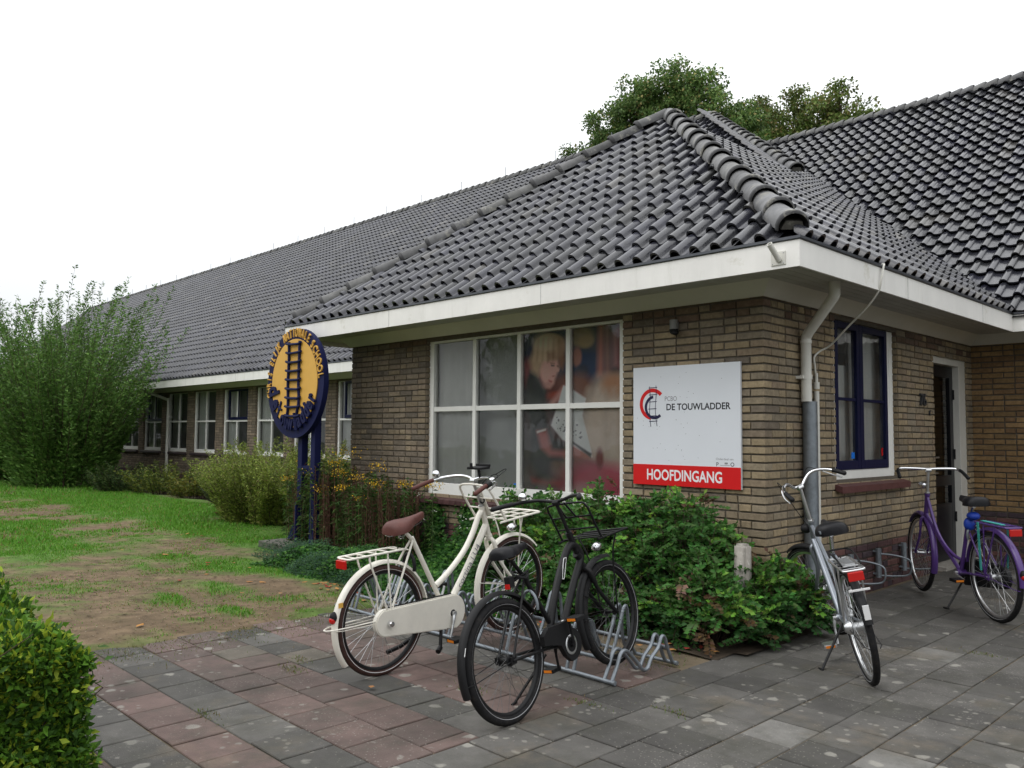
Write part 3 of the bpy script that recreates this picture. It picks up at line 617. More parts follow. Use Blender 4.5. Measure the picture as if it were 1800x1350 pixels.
# ---- windows
def win_frame(name,x0,x1,z0,z1,yf,depth,cols,rows,fw=.06,mw=.045,axis='x',mm_='frame',parent=None,barz=None,bars=True,bottom=.10):
    w=MB()
    def b(u0,u1,d0,d1,a,c,bev=.004):
        if axis=='x': w.box(u0,u1,d0,d1,a,c,bev=bev)
        else: w.box(d0,d1,u0,u1,a,c,bev=bev)
    d0,d1=(yf,yf+depth) if axis=='x' else (yf-depth,yf)
    b(x0,x0+fw,d0,d1,z0,z1); b(x1-fw,x1,d0,d1,z0,z1); b(x0+fw,x1-fw,d0,d1,z1-fw,z1); b(x0+fw,x1-fw,d0,d1,z0,z0+bottom)
    e=.008
    if bars:
        for c in cols: b(c-mw/2,c+mw/2,d0+e,d1-e,z0+bottom,z1-fw)
        for r in rows:
            cs=[x0+fw]+[q for c in cols for q in(c-mw/2,c+mw/2)]+[x1-fw]
            for i in range(0,len(cs),2): b(cs[i],cs[i+1],d0+e+.002,d1-e-.002,r-mw/2,r+mw/2)
    return obj(name,w,M[mm_],parent or BLD)
a,b_,c_,d_=OA
win=win_frame('window',a,b_,c_+.0,d_+.06,.045,.07,[-3.615,-2.896,-2.192],[1.79],fw=.085,mw=.055,bottom=.135)
mb=MB(); mb.add([(a+.05,.085,c_+.05),(b_-.05,.085,c_+.05),(b_-.05,.085,d_+.05),(a+.05,.085,d_+.05)],[(0,1,2,3)]); obj('glass',mb,M['glass'],win,fix=False)
sm_=MB(); x=a-.07
while x<b_+.07:
    w=.098; t=random.uniform(.7,1.2); c=(.085*t,.042*t,.042*t); z1=c_-.005; y0,y1=-.085,.06
    sm_.add([(x,y0,z1-.088),(x+w,y0,z1-.088),(x+w,y1,z1-.06),(x,y1,z1-.06),(x,y0,z1-.040),(x+w,y0,z1-.040),(x+w,y1,z1+.004),(x,y1,z1+.004)],[(0,3,2,1),(4,5,6,7),(0,1,5,4),(1,2,6,5),(2,3,7,6),(3,0,4,7)],c); x+=w+.006
obj('window_sill',sm_,M['sillbrick'],win)
mb=MB(); mb.box(-2.985,-2.915,.078,.0805,1.0-.062,1.0-.025); obj('sticker',mb,M['blue'],win)
# side window: white frame with navy casements
a,b_,c_,d_=OB1
win=win_frame('window',a,b_,c_,d_+.06,-.04,.07,[],[],fw=.10,axis='y',bottom=.085)
mb=MB(); mb.box(-.10,-.044,b_-.17,b_-.101,c_+.086,d_,bev=.003); obj('window_stile',mb,M['frame'],win)
def casement(y0,y1,z0,z1,rows):
    w=win_frame('casement',y0,y1,z0,z1,-.03,.055,[],rows,fw=.062,mw=.03,axis='y',mm_='navy',parent=win,bottom=.085)
    g=MB(); g.add([(-.06,y0+.03,z0+.03),(-.06,y1-.03,z0+.03),(-.06,y1-.03,z1-.03),(-.06,y0+.03,z1-.03)],[(0,1,2,3)]); obj('glass',g,M['glass'],w,fix=False)
ym=1.935
casement(a+.101,ym-.012,c_+.088,d_-.003,[1.86]); casement(ym+.012,b_-.171,c_+.088,d_-.003,[1.86])
mb=MB(); mb.box(-.046,-.028,ym-.011,ym+.011,c_+.088,d_); obj('mullion',mb,M['navy'],win)
mb=MB(); mb.add([(-.10,a-.04,1.095),(.085,a-.04,1.045),(.085,b_+.09,1.045),(-.10,b_+.09,1.095),(-.10,a-.04,1.06),(.085,a-.04,.985),(.085,b_+.09,.985),(-.10,b_+.09,1.06)],[(0,1,2,3),(4,7,6,5),(1,5,6,2),(0,4,5,1),(3,2,6,7),(0,3,7,4)]); 
mb.c=[(.105,.045,.043)]*8; obj('window_sill',mb,M['sillbrick'],win)
mb=MB(); mb.box(-.0575,-.055,ym-.17,ym-.10,c_+.19,c_+.25); obj('sticker',mb,M['blue'],win)
mb=MB(); mb.box(-.0575,-.055,b_-.29,b_-.255,c_+.21,c_+.29); obj('sticker',mb,M['red'],win)
# door
dr=MB(); y0,y1,_,z1=OB2
dr.box(-.20,-.13,y0,y0+.07,0,z1,bev=.004); dr.box(-.14,-.02,y1-.23,y1,0,z1,bev=.004); dr.box(-.14,-.02,y0+.0,y1-.23,z1-.10,z1,bev=.004)
DF=obj('door_frame',dr,M['pvc'],BLD)
dl=MB(); a0,a1=y0+.075,y1-.235; dl.box(-.135,-.09,a0,a0+.10,.03,z1-.105,bev=.003); dl.box(-.135,-.09,a1-.11,a1,.03,z1-.105,bev=.003); dl.box(-.134,-.091,a0+.10,a1-.11,z1-.24,z1-.105); dl.box(-.134,-.091,a0+.10,a1-.11,.03,.72,bev=.003); dl.box(-.134,-.091,a0+.10,a1-.11,.93,1.05)
DO=obj('door',dl,M['doorp'],BLD)
mb=MB(); mb.add([(-.112,a0+.08,.70),(-.112,a1-.09,.70),(-.112,a1-.09,z1-.22),(-.112,a0+.08,z1-.22)],[(0,1,2,3)]); obj('glass',mb,M['glass2'],DO,fix=False)
mb=MB(); mb.box(-.089,-.083,a0+.03,a0+.065,1.02,1.36); mb.tube([(-.085,a0+.047,1.27),(-.03,a0+.047,1.27),(-.03,a0+.16,1.27)],.010,8); mb.tube([(-.085,a0+.047,1.09),(-.04,a0+.047,1.09),(-.04,a0+.15,1.09)],.010,8); obj('handle',mb,M['alu'],DO,smooth=True)
for zz in (.55,1.30,2.02): mb=MB(); mb.tube([(-.085,a1+.004,zz-.06),(-.085,a1+.004,zz+.06)],.012,8); obj('hinge',mb,M['black'],DO)
mb=MB(); mb.box(-.111,-.109,a0+.16,a0+.25,.78,.87); obj('notice',mb,M['reflw'],DO)
mb=MB(); mb.box(-.30,.10,y0,y1,0,.055,bev=.004); obj('doorstep',mb,M['stone'],BLD)
mb=MB(); mb.box(-.29,-.001,y0-.0,y1,OB2[3],OB2[3]+.02); obj('lintel',mb,M['mortar'],BLD)
# long wing windows
for i,(a,b_,c_,d_) in enumerate(OW):
    mid=(a+b_)/2
    win=win_frame('window',a,b_,c_,d_+.06,YW+.045,.07,[mid],[1.79],fw=.07,mw=.045,bottom=.10)
    mb=MB(); mb.add([(a+.04,YW+.085,c_+.04),(b_-.04,YW+.085,c_+.04),(b_-.04,YW+.085,d_+.02),(a+.04,YW+.085,d_+.02)],[(0,1,2,3)]); obj('glass',mb,M['glass'],win,fix=False)
    mb=MB(); mb.box(a-.04,b_+.04,YW-.075,YW+.05,c_-.075,c_-.004,bev=.02); mb.c=[(.05,.035,.038)]*len(mb.v); obj('window_sill',mb,M['sillbrick'],win)
    if i%3==0 or b_>-8:
        cs=win_frame('casement',a+.28,b_-.07,1.815,d_-.005,YW+.03,.04,[mid+.1],[],fw=.05,mw=.025,mm_='navy',parent=win,bottom=.07)
# rooms behind the windows
rm=MB(); rm.add([(XL+.31,2.6,0),(-.31,2.6,0),(-.31,2.6,2.68),(XL+.31,2.6,2.68)],[(0,1,2,3)]); rm.add([(XL+.31,.31,.02),(-.31,.31,.02),(-.31,5,.02),(XL+.31,5,.02)],[(0,1,2,3)]); rm.add([(XL+.31,.31,2.69),(-.31,.31,2.69),(-.31,5,2.69),(XL+.31,5,2.69)],[(3,2,1,0)])
rm.add([(-2.0,2.61,0),(-2.0,5.2,0),(-2.0,5.2,2.68),(-2.0,2.61,2.68)],[(0,1,2,3)]); rm.add([(-2.0,5.2,0),(0,5.2,0),(0,5.2,2.68),(-2.0,5.2,2.68)],[(0,1,2,3)]); rm.add([(-2.0,2.62,2.685),(-.31,2.62,2.685),(-.31,5.2,2.685),(-2.0,5.2,2.685)],[(0,1,2,3)]); rm.add([(XL,7.5,0),(XW,7.5,0),(XW,7.5,2.69),(XL,7.5,2.69)],[(0,1,2,3)]); rm.add([(XL,YW+.31,2.685),(XW,YW+.31,2.685),(XW,7.5,2.685),(XL,7.5,2.685)],[(0,1,2,3)]); rm.add([(XL,YW+.31,.02),(XW,YW+.31,.02),(XW,7.5,.02),(XL,7.5,.02)],[(0,1,2,3)])
for x in (-12,-19,-26,-33): rm.add([(x,YW+.31,0),(x,7.5,0),(x,7.5,2.68),(x,YW+.31,2.68)],[(0,1,2,3)])
obj('interior_walls',rm,M['darkroom'],BLD,fix=False)
# curtains
def curtain(p0,p1,z0,z1,label,folds=9,amp=.03):
    mb=MB(); n=folds*6; p0=Vector(p0);p1=Vector(p1); d=(p1-p0); nn=Vector((d.y,-d.x)).normalized(); vs=[]
    for i in range(n+1):
        t=i/n; q=p0+d*t+nn*amp*math.sin(t*folds*2*math.pi+.6*math.sin(t*7)); vs+= [(q.x,q.y,z0),(q.x,q.y,z1)]
    mb.add(vs,[(2*i,2*i+2,2*i+3,2*i+1) for i in range(n)]); return tag(obj('curtain',mb,M['curtain'],smooth=True,ang=80,fix=False),label,'curtain')
curtain((-4.40,.15),(-3.64,.15),.85,2.62,'pale grey curtain hanging behind the left end of the large front window',folds=4,amp=.012)
bl=MB(); bl.box(-3.72,-2.90,.24,.25,.85,2.62); tag(obj('added_panel',bl,M['panel']),'added flat grey blind behind the second column of panes of the large front window','panel')  # made-up panel, put in so these panes read lighter grey
curtain((-.16,1.90),(-.16,2.70),1.15,2.6,'light curtain in the right half of the navy framed side window',folds=6,amp=.012)
curtain((-.16,1.30),(-.16,1.93),1.15,2.2,'low net curtain behind the left casement of the navy side window',folds=5,amp=.01)
for i,(a,b_,c_,d_) in enumerate(OW):
    if a<-24.6: continue
    curtain((a+.02,YW+.17),(a+.62,YW+.17),c_,2.6,'pale curtain behind '+['the leftmost','the second','the third','the fourth','the fifth','the sixth','the seventh','the eighth','the ninth','the tenth'][i-8 if i>=8 else i]+' visible window of the long wing counted from the willow shrub',folds=3,amp=.02)['group']='curtains behind the long wing windows'
    mb=MB(); zc=c_+.05; 
# framed picture added in the front room in place of a pane reflection
pf=MB(); pf.box(-3.55,-3.12,2.50,2.56,1.85,2.35,bev=.004); PFr=obj('reflection_picture',pf,M['reflw']); tag(PFr,'pale framed picture added on the back wall for the reflection in the second window pane','picture')
pf=MB(); pf.box(-3.50,-3.17,2.495,2.499,1.90,2.30); obj('reflection_print',pf,M['inkgrey'],PFr)
# ---- pipes
dp=thing('downpipe',None,None,(0,0,0)); dp.parent=BLD
for k_ in ('label','category'):
    if k_ in dp: del dp[k_]
mb=MB(); mb.tube([(.43,.39,2.79),(.43,.39,2.665),(.415,.40,2.64),(.10,.585,2.385),(.073,.60,2.345),(.072,.60,2.0),(.072,.60,1.80)],.044,16)
obj('plastic_pipe',mb,M['pvc'],dp,smooth=True,ang=50)
mb=MB(); mb.tube([(.072,.60,2.03),(.072,.60,1.99)],.050,16); mb.box(.0,.075,.53,.60,1.995,2.02); obj('pipe_bracket',mb,M['pvc'],dp,smooth=True)
mb=MB(); mb.tube([(.072,.60,2.30),(.072,.60,2.33)],.0485,16); obj('pipe_socket',mb,M['pvc'],dp,smooth=True)
mb=MB(); mb.tube([(.082,.638,1.80),(.082,.638,0)],.061,18); mb.tube([(.082,.638,1.60),(.082,.638,1.595)],.0635,18); obj('zinc_pipe',mb,M['galv'],dp,smooth=True)
mb=MB(); mb.tube([(.035,.865,1.90),(.035,.865,.05)],.022,12); mb.tube([(.035,.865,1.92),(.035,.865,1.98)],.026,12); mb.tube([(.035,.865,1.98),(.035,.865,2.06)],.014,10); obj('conduit',mb,M['pvc'],BLD,smooth=True)
mb=MB(); mb.tube(smooth_path([(.03,.865,2.04),(.03,.85,2.12),(.03,.84,2.20),(.05,.90,2.255),(.14,.93,2.31),(.33,.86,2.45),(.52,.78,2.58),(.64,.735,2.70),(.675,.72,2.80),(.675,.76,2.90),(.665,.80,2.935),(.63,.82,2.935)],6),.0085,8); obj('cable',mb,M['pvc'],BLD,smooth=True)
# pipes on the long wing
for xs,zb in ((-20.75,.0),(-8.25,.0)):
    mb=MB(); mb.tube(smooth_path([(xs-.55,YW-.55,2.75),(xs-.5,YW-.5,2.66),(xs-.06,YW-.12,2.44),(xs,YW-.07,2.36),(xs,YW-.07,1.4),(xs,YW-.07,zb+.02)],4),.042,12); mb.box(xs-.02,xs+.14,YW-.07,YW,1.9,1.93); mb.box(xs-.02,xs+.14,YW-.07,YW,.5,.53); obj('drain_pipe',mb,M['pvc'],BLD,smooth=True,ang=50)
mb=MB(); mb.tube([(-7.85,YW-.05,2.3),(-7.85,YW-.05,.1)],.022,8); mb.tube(smooth_path([(-7.85,YW-.05,2.3),(-7.95,YW-.1,2.55),(-8.2,YW-.25,2.66)],5),.012,8); obj('conduit',mb,M['pvc'],BLD,smooth=True)
# flagpole socket on the fascia
fp=MB(); fp.box(.432,.545,-OV-.008,-OV,2.735,2.835,bev=.003); obj('flagpole_socket',fp,M['pvc'],BLD)
FS=bpy.context.scene.objects['flagpole_socket']
fp=MB(); fp.lathe([(.0,.0),(.019,0),(.021,.002),(.021,.155),(.0165,.155),(.0165,.02)],n=16); o=obj('socket_tube',fp,M['pvc'],FS,smooth=True); o.location=(.50,-OV-.012,2.765); o.rotation_euler=Vector((-.10,-.62,.62)).to_track_quat('Z','Y').to_euler()
fp=MB()
for a_ in(.445,.532):
    for z_ in(2.748,2.822): fp.ball((a_,-OV-.009,z_),.005,8,5)
obj('screws',fp,M['alu'],FS,smooth=True)
# ================================================================ signs, poster, lamp, post, racks
def s2l(c):
    c=np.asarray(c,float)/255; return np.where(c<=.04045,c/12.92,((c+.055)/1.055)**2.4)
# ---- school board on the wall
x0,x1,z0,z1=-1.290,-.187,1.057,2.118
SB=thing('wall_sign','square white school board with red lower band fixed to the brick wall','sign',(0,0,0))
mb=MB(); mb.box(x0,x1,-.042,-.018,z0,z1,bev=.001); obj('board',mb,M['signw'],SB)
Hb=z1-z0; Wb=x1-x0; zr=z0+Hb*.172
mb=MB(); mb.box(x0+.0005,x1-.0005,-.0445,-.0420,z0+.0005,zr); obj('red_band',mb,M['signr'],SB)
def onboard(name,s,cx,cz,h,m,w=None,parent=SB,y=-.0446,bold=0,align='CENTER',th=.0006):
    v,f=text_mesh(s,1,0,align,bold=bold); xs=[p[0] for p in v]; ys=[p[1] for p in v]; hh=max(ys)-min(ys); ww=max(xs)-min(xs); k=h/hh; kx=(w/ww) if w else k; mx_=(max(xs)+min(xs))/2; my=(max(ys)+min(ys))/2
    mb=MB(); mb.add([(cx+(p[0]-mx_)*kx,y,cz+(p[1]-my)*k) for p in v],f); return obj(name,mb,m,parent,fix=False)
def U(u): return x0+Wb*u
def Vv(v): return z1-Hb*v
onboard('lettering','HOOFDINGANG',U(.49),z0+Hb*.088,.098,M['inkw'],w=Wb*.70,y=-.0449,bold=.022)
onboard('lettering','DE TOUWLADDER',U(.625),Vv(.345),.060,M['ink'],w=Wb*.585,y=-.0425,bold=.022)
onboard('lettering','PCBO',U(.375),Vv(.275),.042,M['inkgrey'],w=Wb*.115,y=-.0425)
onboard('lettering','Onderdeel van',U(.862),Vv(.765),.019,M['inkgrey'],w=Wb*.150,y=-.0425)
onboard('lettering','P',U(.800),Vv(.808),.034,M['ink'],y=-.0425); onboard('lettering','O',U(.928),Vv(.806),.034,M['ink'],y=-.0425,bold=.01)
mb=MB()
for uu in(.863,.872,.881): mb.box(U(uu),U(uu)+.006,-.0428,-.0421,Vv(.806),Vv(.792))
mb.box(U(.823),U(.906),-.0428,-.0421,Vv(.816),Vv(.814)); obj('logo_bars',mb,M['ink'],SB)
onboard('lettering','scholen in de regio',U(.845),Vv(.842),.010,M['inkgrey'],w=Wb*.115,y=-.0425)
def arc(cx,cz,r0,r1,a0,a1,n=28,cut=0):
    P=[]
    for i in range(n+1):
        a=R_(a0+(a1-a0)*i/n); P.append((cx+r1*math.cos(a),cz+r1*math.sin(a)))
    for i in range(n+1):
        a=R_(a1-cut-(a1-a0-2*cut)*i/n) ; P.append((cx+r0*math.cos(a),cz+r0*math.sin(a)))
    return P
lg=MB(); cx,cz=U(.195),Vv(.318); lg.prism(arc(cx,cz,.108,.142,42,262),-.0431,-.0421,'XZ'); obj('emblem_red_arc',lg,M['signr'],SB)
lg=MB(); cx2,cz2=U(.215),Vv(.345); lg.prism(arc(cx2,cz2,.082,.108,98,312),-.0436,-.0431,'XZ'); obj('emblem_navy_arc',lg,M['inkn'],SB)
lg=MB()
def strip(P,w,y=-.0440):
    for (ax,az),(bx,bz) in zip(P,P[1:]):
        d=Vector((bx-ax,bz-az)); l=d.length or 1; n=Vector((-d.y,d.x))/l*w/2; lg.add([(ax+n.x,y,az+n.y),(bx+n.x,y,bz+n.y),(bx-n.x,y,bz-n.y),(ax-n.x,y,az-n.y)],[(0,1,2,3)])
L1=[(U(.165)+.006*math.sin(t*6.5+.3)+.012*t/1.0,Vv(.165+.345*t)) for t in np.linspace(0,1,24)]; L2=[(U(.225)+.008*math.sin(t*6+1)+.012*t,Vv(.160+.345*t)) for t in np.linspace(0,1,24)]
strip(L1,.0055); strip(L2,.0055,-.04405)
for i in range(6):
    t=.08+.165*i; a=L1[int(t*23)]; b=L2[int(t*23)]; strip([(a[0]-.012,a[1]+.001),(b[0]+.012,b[1]-.001)],.0065,-.0441)
obj('emblem_ladder',lg,M['inkn'],SB,fix=False)
lg=MB(); random.seed(3)
for _ in range(46):
    u=random.choice([random.uniform(.04,.3),random.uniform(.42,.56),random.uniform(.42,.56),random.uniform(.1,.85)]); v=random.uniform(.03,.8); lg.lathe([(0,-.0427),(.0026,-.0427),(.0026,-.0421)],(U(u),0,Vv(v)),'Y',6)
obj('dirt_specks',lg,M['ink'],SB)
# ---- house number
nm=thing('house_number','small dark metal house number fixed to the bricks beside the door','house number',(0,0,0))
def bnum(s,y,z,h):
    v,f=text_mesh(s,1,.06,'CENTER',bold=.01); xs=[p[0] for p in v]; ys=[p[1] for p in v]; k=h/(max(ys)-min(ys)); mx_=(max(xs)+min(xs))/2; my=(max(ys)+min(ys))/2
    mb=MB(); mb.add([(.026+p[2]*k,y+(p[0]-mx_)*k*1.0,z+(p[1]-my)*k) for p in v],f); return obj('digits',mb,M['zinc'],nm)
bnum('76',3.42,1.915,.135); bnum('c',3.63,1.775,.06)
# ---- wall lamp / camera
wl=thing('security_camera','small dark camera under the eaves on the brick beside the large window','camera',(-.83,-.012,2.47))
mb=MB(); mb.lathe([(0,.055),(.036,.053),(.038,.045),(.038,-.03),(0,-.03)],(0,-.045,.0),'Z',18); mb.box(-.02,.02,-.02,.0,-.02,.04); obj('mount',mb,M['pipeg'],wl,smooth=True)
mb=MB(); mb.lathe([(0,-.075),(.025,-.073),(.036,-.06),(.040,-.031),(0,-.031)],(0,-.045,0),'Z',18); mb.ball((.03,-.07,-.065),.028,14,8,(1.2,1,.8)); obj('camera_head',mb,M['blackm'],wl,smooth=True)
# ---- round hand-made sign on two posts
DX,DY,DZ,DR=-6.08,-.80,2.130,.690
RSG=thing('round_sign','oval yellow and navy wooden school sign on two navy posts in the garden','sign',(0,0,0))
def disc(rx,rz,y0,y1,n=64): return [(DX+rx*math.cos(2*math.pi*i/n),DZ+rz*math.sin(2*math.pi*i/n)) for i in range(n)],y0,y1
p,a,b=disc(.70,.70,DY-.02,DY+.05); mb=MB(); mb.prism(p,a,b); obj('navy_board',mb,M['navysign'],RSG,smooth=True)
p,a,b=disc(.565,.565,DY-.032,DY-.0205); mb=MB(); mb.prism(p,a,b); obj('yellow_panel',mb,M['yellow'],RSG,smooth=True)
def onarc(name,s,r,a0,a1,h,m,y0,y1,inward=False,bold=.02,wob=0,wk=1.0):
    mb=MB(); n=len(s)
    for i,ch in enumerate(s):
        if ch==' ': continue
        v,f=text_mesh(ch,1,.5,'CENTER',bold=bold); xs=[q[0] for q in v]; ys=[q[1] for q in v]; k=h/.72; mx_=(max(xs)+min(xs))/2
        a=R_(a0+(a1-a0)*(i/(n-1))); rot=(a-math.pi/2) if not inward else (a+math.pi/2)
        rot+=random.uniform(-wob,wob); rr=r+random.uniform(-wob,wob)*.05
        cx,cz=DX+rr*math.cos(a),DZ+rr*math.sin(a); c,s_=math.cos(rot),math.sin(rot)
        V_=[]
        for q in v:
            X=(q[0]-mx_)*k*wk; Z=(q[1]-(.0))*k; V_.append((cx+X*c-Z*s_, (y0 if q[2]>0 else y1), cz+X*s_+Z*c))
        mb.add(V_,f)
    return obj(name,mb,m,RSG)
onarc('lettering','CHRIS ELIJK',.640,193,129,.108,M['yellow'],DY-.038,DY-.02,wob=.05,wk=.62,bold=.008)
onarc('lettering','NATIONALE',.640,114,58,.115,M['yellow'],DY-.038,DY-.02,wob=.02,wk=.52,bold=.006)
onarc('lettering','SCHOOL',.636,47,6,.112,M['yellow'],DY-.038,DY-.02,wob=.04,wk=.75,bold=.008)
onarc('lettering','de',.500,190,211,.24,M['navysign'],DY-.055,DY-.033,inward=True,wob=.05,bold=.035,wk=.8)
onarc('lettering','ouwladder',.505,243,338,.21,M['navysign'],DY-.062,DY-.033,inward=True,wob=.05,bold=.03,wk=.62)
lad=MB()
PL=smooth_path([(DX-.12,0,DZ+.53),(DX-.11,0,DZ+.3),(DX-.125,0,DZ+.0),(DX-.11,0,DZ-.3),(DX-.15,0,DZ-.50)],6); PR=smooth_path([(DX+.15,0,DZ+.53),(DX+.145,0,DZ+.3),(DX+.14,0,DZ-.0),(DX+.155,0,DZ-.25),(DX+.10,0,DZ-.43),(DX+.12,0,DZ-.60)],6)
for P_ in(PL,PR): lad.tube([(q.x,DY-.045,q.z) for q in P_],.019,8)
for i in range(9):
    zz=DZ+.50-.115*i; w=.0; lad.tube([(DX-.165,DY-.056,zz+.012),(DX-.10,DY-.060,zz+random.uniform(-.01,.0)),(DX+.14,DY-.060,zz+random.uniform(-.012,.0)),(DX+.20,DY-.056,zz+.01)],.017,8)
obj('rope_ladder',lad,M['navysign'],RSG,smooth=True)
mb=MB(); mb.prism([(DX-.42+.02*0,DZ-.42),(DX-.39,DZ-.44),(DX-.28,DZ-.24),(DX-.31,DZ-.22)],DY-.045,DY-.033); mb.tube([(DX-.36,DY-.045,DZ-.30),(DX-.27,DY-.045,DZ-.34)],.014,6); obj('little_figure',mb,M['navysign'],RSG)
mb=MB(); mb.box(-6.085,-5.985,DY+.051,DY+.14,.05,DZ-.1,bev=.004); obj('post',mb,M['navysign'],RSG)
mb=MB(); mb.box(-5.775,-5.675,DY+.051,DY+.14,.05,DZ+.1,bev=.004); obj('post',mb,M['navysign'],RSG)
mb=MB(); mb.box(-5.984,-5.776,DY+.06,DY+.13,.985,1.085); obj('crossbar',mb,M['navysign'],RSG)
mb=MB(); mb.prism([(-6.02,.12),(-6.02,.62),(-6.0,.62),(-6.0,.12)],DY-.01,DY+.05); mb.add([(-6.32,DY+.06,.14),(-6.0,DY+.06,.14),(-6.0,DY+.06,.58),(-6.32,DY+.14,.14),(-6.0,DY+.14,.14),(-6.0,DY+.14,.58)],[(0,1,2),(3,5,4),(0,3,4,1),(1,4,5,2),(2,5,3,0)]); obj('brace',mb,M['navysign'],RSG)
mb=MB(); mb.box(-6.55,-5.35,DY-.22,DY+.42,-.02,.115,bev=.012); FB=obj('footing',mb,M['concd'],RSG)
# ---- poster behind the right-hand panes: a blurred picture of a reading child
GW,GH=250,340
img=np.zeros((GH,GW,3)); 
def lin(px_,py_):
    u=(px_-30)/720; top=110-70*u; bot=1150+35*u; return u,(py_-top)/(bot-top)
def pt(px_,py_): u,v=lin(px_,py_); return u*GW,v*GH
YY,XX=np.mgrid[0:GH,0:GW]
def blend(mask,c,op=1):
    global img
    m=(mask*op)[...,None]; img=img*(1-m)+s2l(c)*m
def ell(cx,cy,rx,ry,c,soft=.25,rot=0,op=1):
    X,Y=pt(cx,cy); kx=GW/720; ky=GH/1060; dx=(XX-X)/kx; dy=(YY-Y)/ky; a=R_(rot); ex=(dx*math.cos(a)+dy*math.sin(a))/rx; ey=(-dx*math.sin(a)+dy*math.cos(a))/ry
    q=np.sqrt(ex**2+ey**2); blend(np.clip((1-q)/soft+.5,0,1),c,op)
def poly(P,c,soft=1.0,op=1):
    Q=[pt(*p) for p in P]; n=len(Q); ins=np.zeros((GH,GW),bool); dist=np.full((GH,GW),1e9)
    for i in range(n):
        (ax,ay),(bx,by)=Q[i],Q[(i+1)%n]
        cnd=((ay>YY)!=(by>YY))&(XX<(bx-ax)*(YY-ay)/((by-ay) if abs(by-ay)>1e-9 else 1e-9)+ax); ins^=cnd
        l2=(bx-ax)**2+(by-ay)**2+1e-9; t=np.clip(((XX-ax)*(bx-ax)+(YY-ay)*(by-ay))/l2,0,1); d=np.hypot(XX-ax-t*(bx-ax),YY-ay-t*(by-ay)); dist=np.minimum(dist,d)
    sd=np.where(ins,dist,-dist); blend(np.clip(sd/soft*.5+.5,0,1),c,op)
img[:]=s2l((58,52,60))
ell(250,180,260,160,(40,42,70),1.0); ell(470,330,120,130,(28,48,82),.5); poly([(360,110),(560,60),(560,230),(360,240)],(62,62,74),8); ell(440,140,90,60,(128,112,86),.6); ell(480,170,50,40,(140,120,90),.6)
ell(420,270,32,60,(140,98,88),.5); ell(455,355,45,35,(30,34,60),.5); poly([(560,50),(596,50),(596,400),(552,400)],(150,100,92),6); poly([(600,50),(632,50),(640,420),(598,400)],(128,96,92),6); poly([(650,120),(680,110),(690,330),(655,330)],(150,110,110),8); poly([(690,100),(750,90),(750,330),(700,330)],(120,26,34),12)
ell(60,370,70,90,(110,58,62),.7); ell(300,480,130,90,(92,50,44),.8); ell(420,470,110,90,(112,72,58),.7); ell(290,520,80,30,(140,62,44),.7)
poly([(30,600),(200,560),(420,700),(750,900),(750,1200),(30,1200)],(72,50,50),30); ell(110,900,90,260,(60,52,52),.8); 
# chair, lap and red top of the second child
ell(240,1010,150,90,(66,24,28),.6); poly([(100,1040),(330,1060),(320,1090),(110,1070)],(112,34,38),6); ell(330,950,110,80,(92,66,54),.5); ell(430,990,120,60,(96,72,60),.6); ell(600,1080,260,160,(150,66,84),.7); ell(700,1010,90,90,(160,44,72),.8); ell(470,1130,120,60,(140,100,102),.8)
# blond hair of the second child, out of focus
poly([(560,400),(700,400),(745,440),(750,900),(700,950),(620,930),(540,900),(470,860),(450,700),(490,520)],(172,156,144),16); ell(660,450,80,70,(160,120,94),.8); 
for xx,cc in ((500,(165,152,140)),(560,(172,158,146)),(610,(156,142,130)),(660,(168,156,146)),(710,(146,126,112))): poly([(xx-10,470),(xx+8,470),(xx+22,900),(xx-22,900)],cc,9,.7)
ell(570,910,24,60,(110,50,50),.7)
# shirt and body
poly([(85,360),(180,420),(205,480),(200,560),(215,700),(260,790),(330,810),(330,930),(240,930),(105,950),(95,700),(60,560),(62,420)],(38,40,42),5); poly([(100,900),(250,900),(230,1050),(150,1040),(110,980)],(26,28,32),9); poly([(85,355),(110,350),(190,440),(195,500),(150,440)],(58,60,58),3); poly([(60,420),(110,430),(100,600),(60,590)],(66,64,62),12,.7)
# arm
poly([(140,745),(210,735),(250,860),(360,870),(500,880),(505,910),(380,905),(230,900),(170,850)],(142,84,80),6); poly([(380,805),(440,830),(515,880),(480,905),(380,880)],(150,96,88),6); poly([(200,600),(260,530),(320,460),(350,450),(350,520),(300,540),(240,600)],(160,118,112),5); poly([(140,745),(205,728),(205,738),(142,756)],(190,185,182),2)
# neck and face
poly([(130,330),(190,350),(200,470),(185,465),(150,400)],(122,84,82),5); poly([(165,290),(290,270),(300,330),(285,370),(270,410),(262,440),(235,470),(205,465),(180,420),(155,350)],(176,136,128),4); ell(200,370,32,45,(188,140,130),.8,op=.7)
poly([(272,330),(300,345),(296,362),(280,366)],(182,140,130),2); poly([(222,415),(250,424),(246,434),(228,428)],(140,70,72),2); poly([(240,318),(266,322),(262,330),(242,328)],(60,48,48),1.5); poly([(282,322),(296,326),(292,333),(284,331)],(66,52,50),1.5); poly([(235,305),(268,308),(266,314),(238,312)],(120,90,76),1.5)
ell(258,392,10,6,(150,104,98),.8); ell(220,446,30,16,(150,112,106),.9,op=.6)
# hair
ell(225,205,112,88,(164,142,120),.18); poly([(120,210),(180,200),(190,290),(170,330),(150,390),(100,360),(85,290)],(158,134,110),7); ell(180,170,70,50,(190,172,152),.8,op=.7); poly([(210,240),(330,210),(342,280),(322,350),(300,330),(290,290),(250,290),(215,300)],(118,82,64),5); ell(300,200,40,60,(150,118,96),.8,op=.8)
for i in range(16): poly([(110+12*i,150+6*(i%4)),(116+12*i,150),(104+13*i,300-abs(8-i)*8),(98+13*i,296)],(196,176,150) if i%3 else (128,100,78),4,.35)
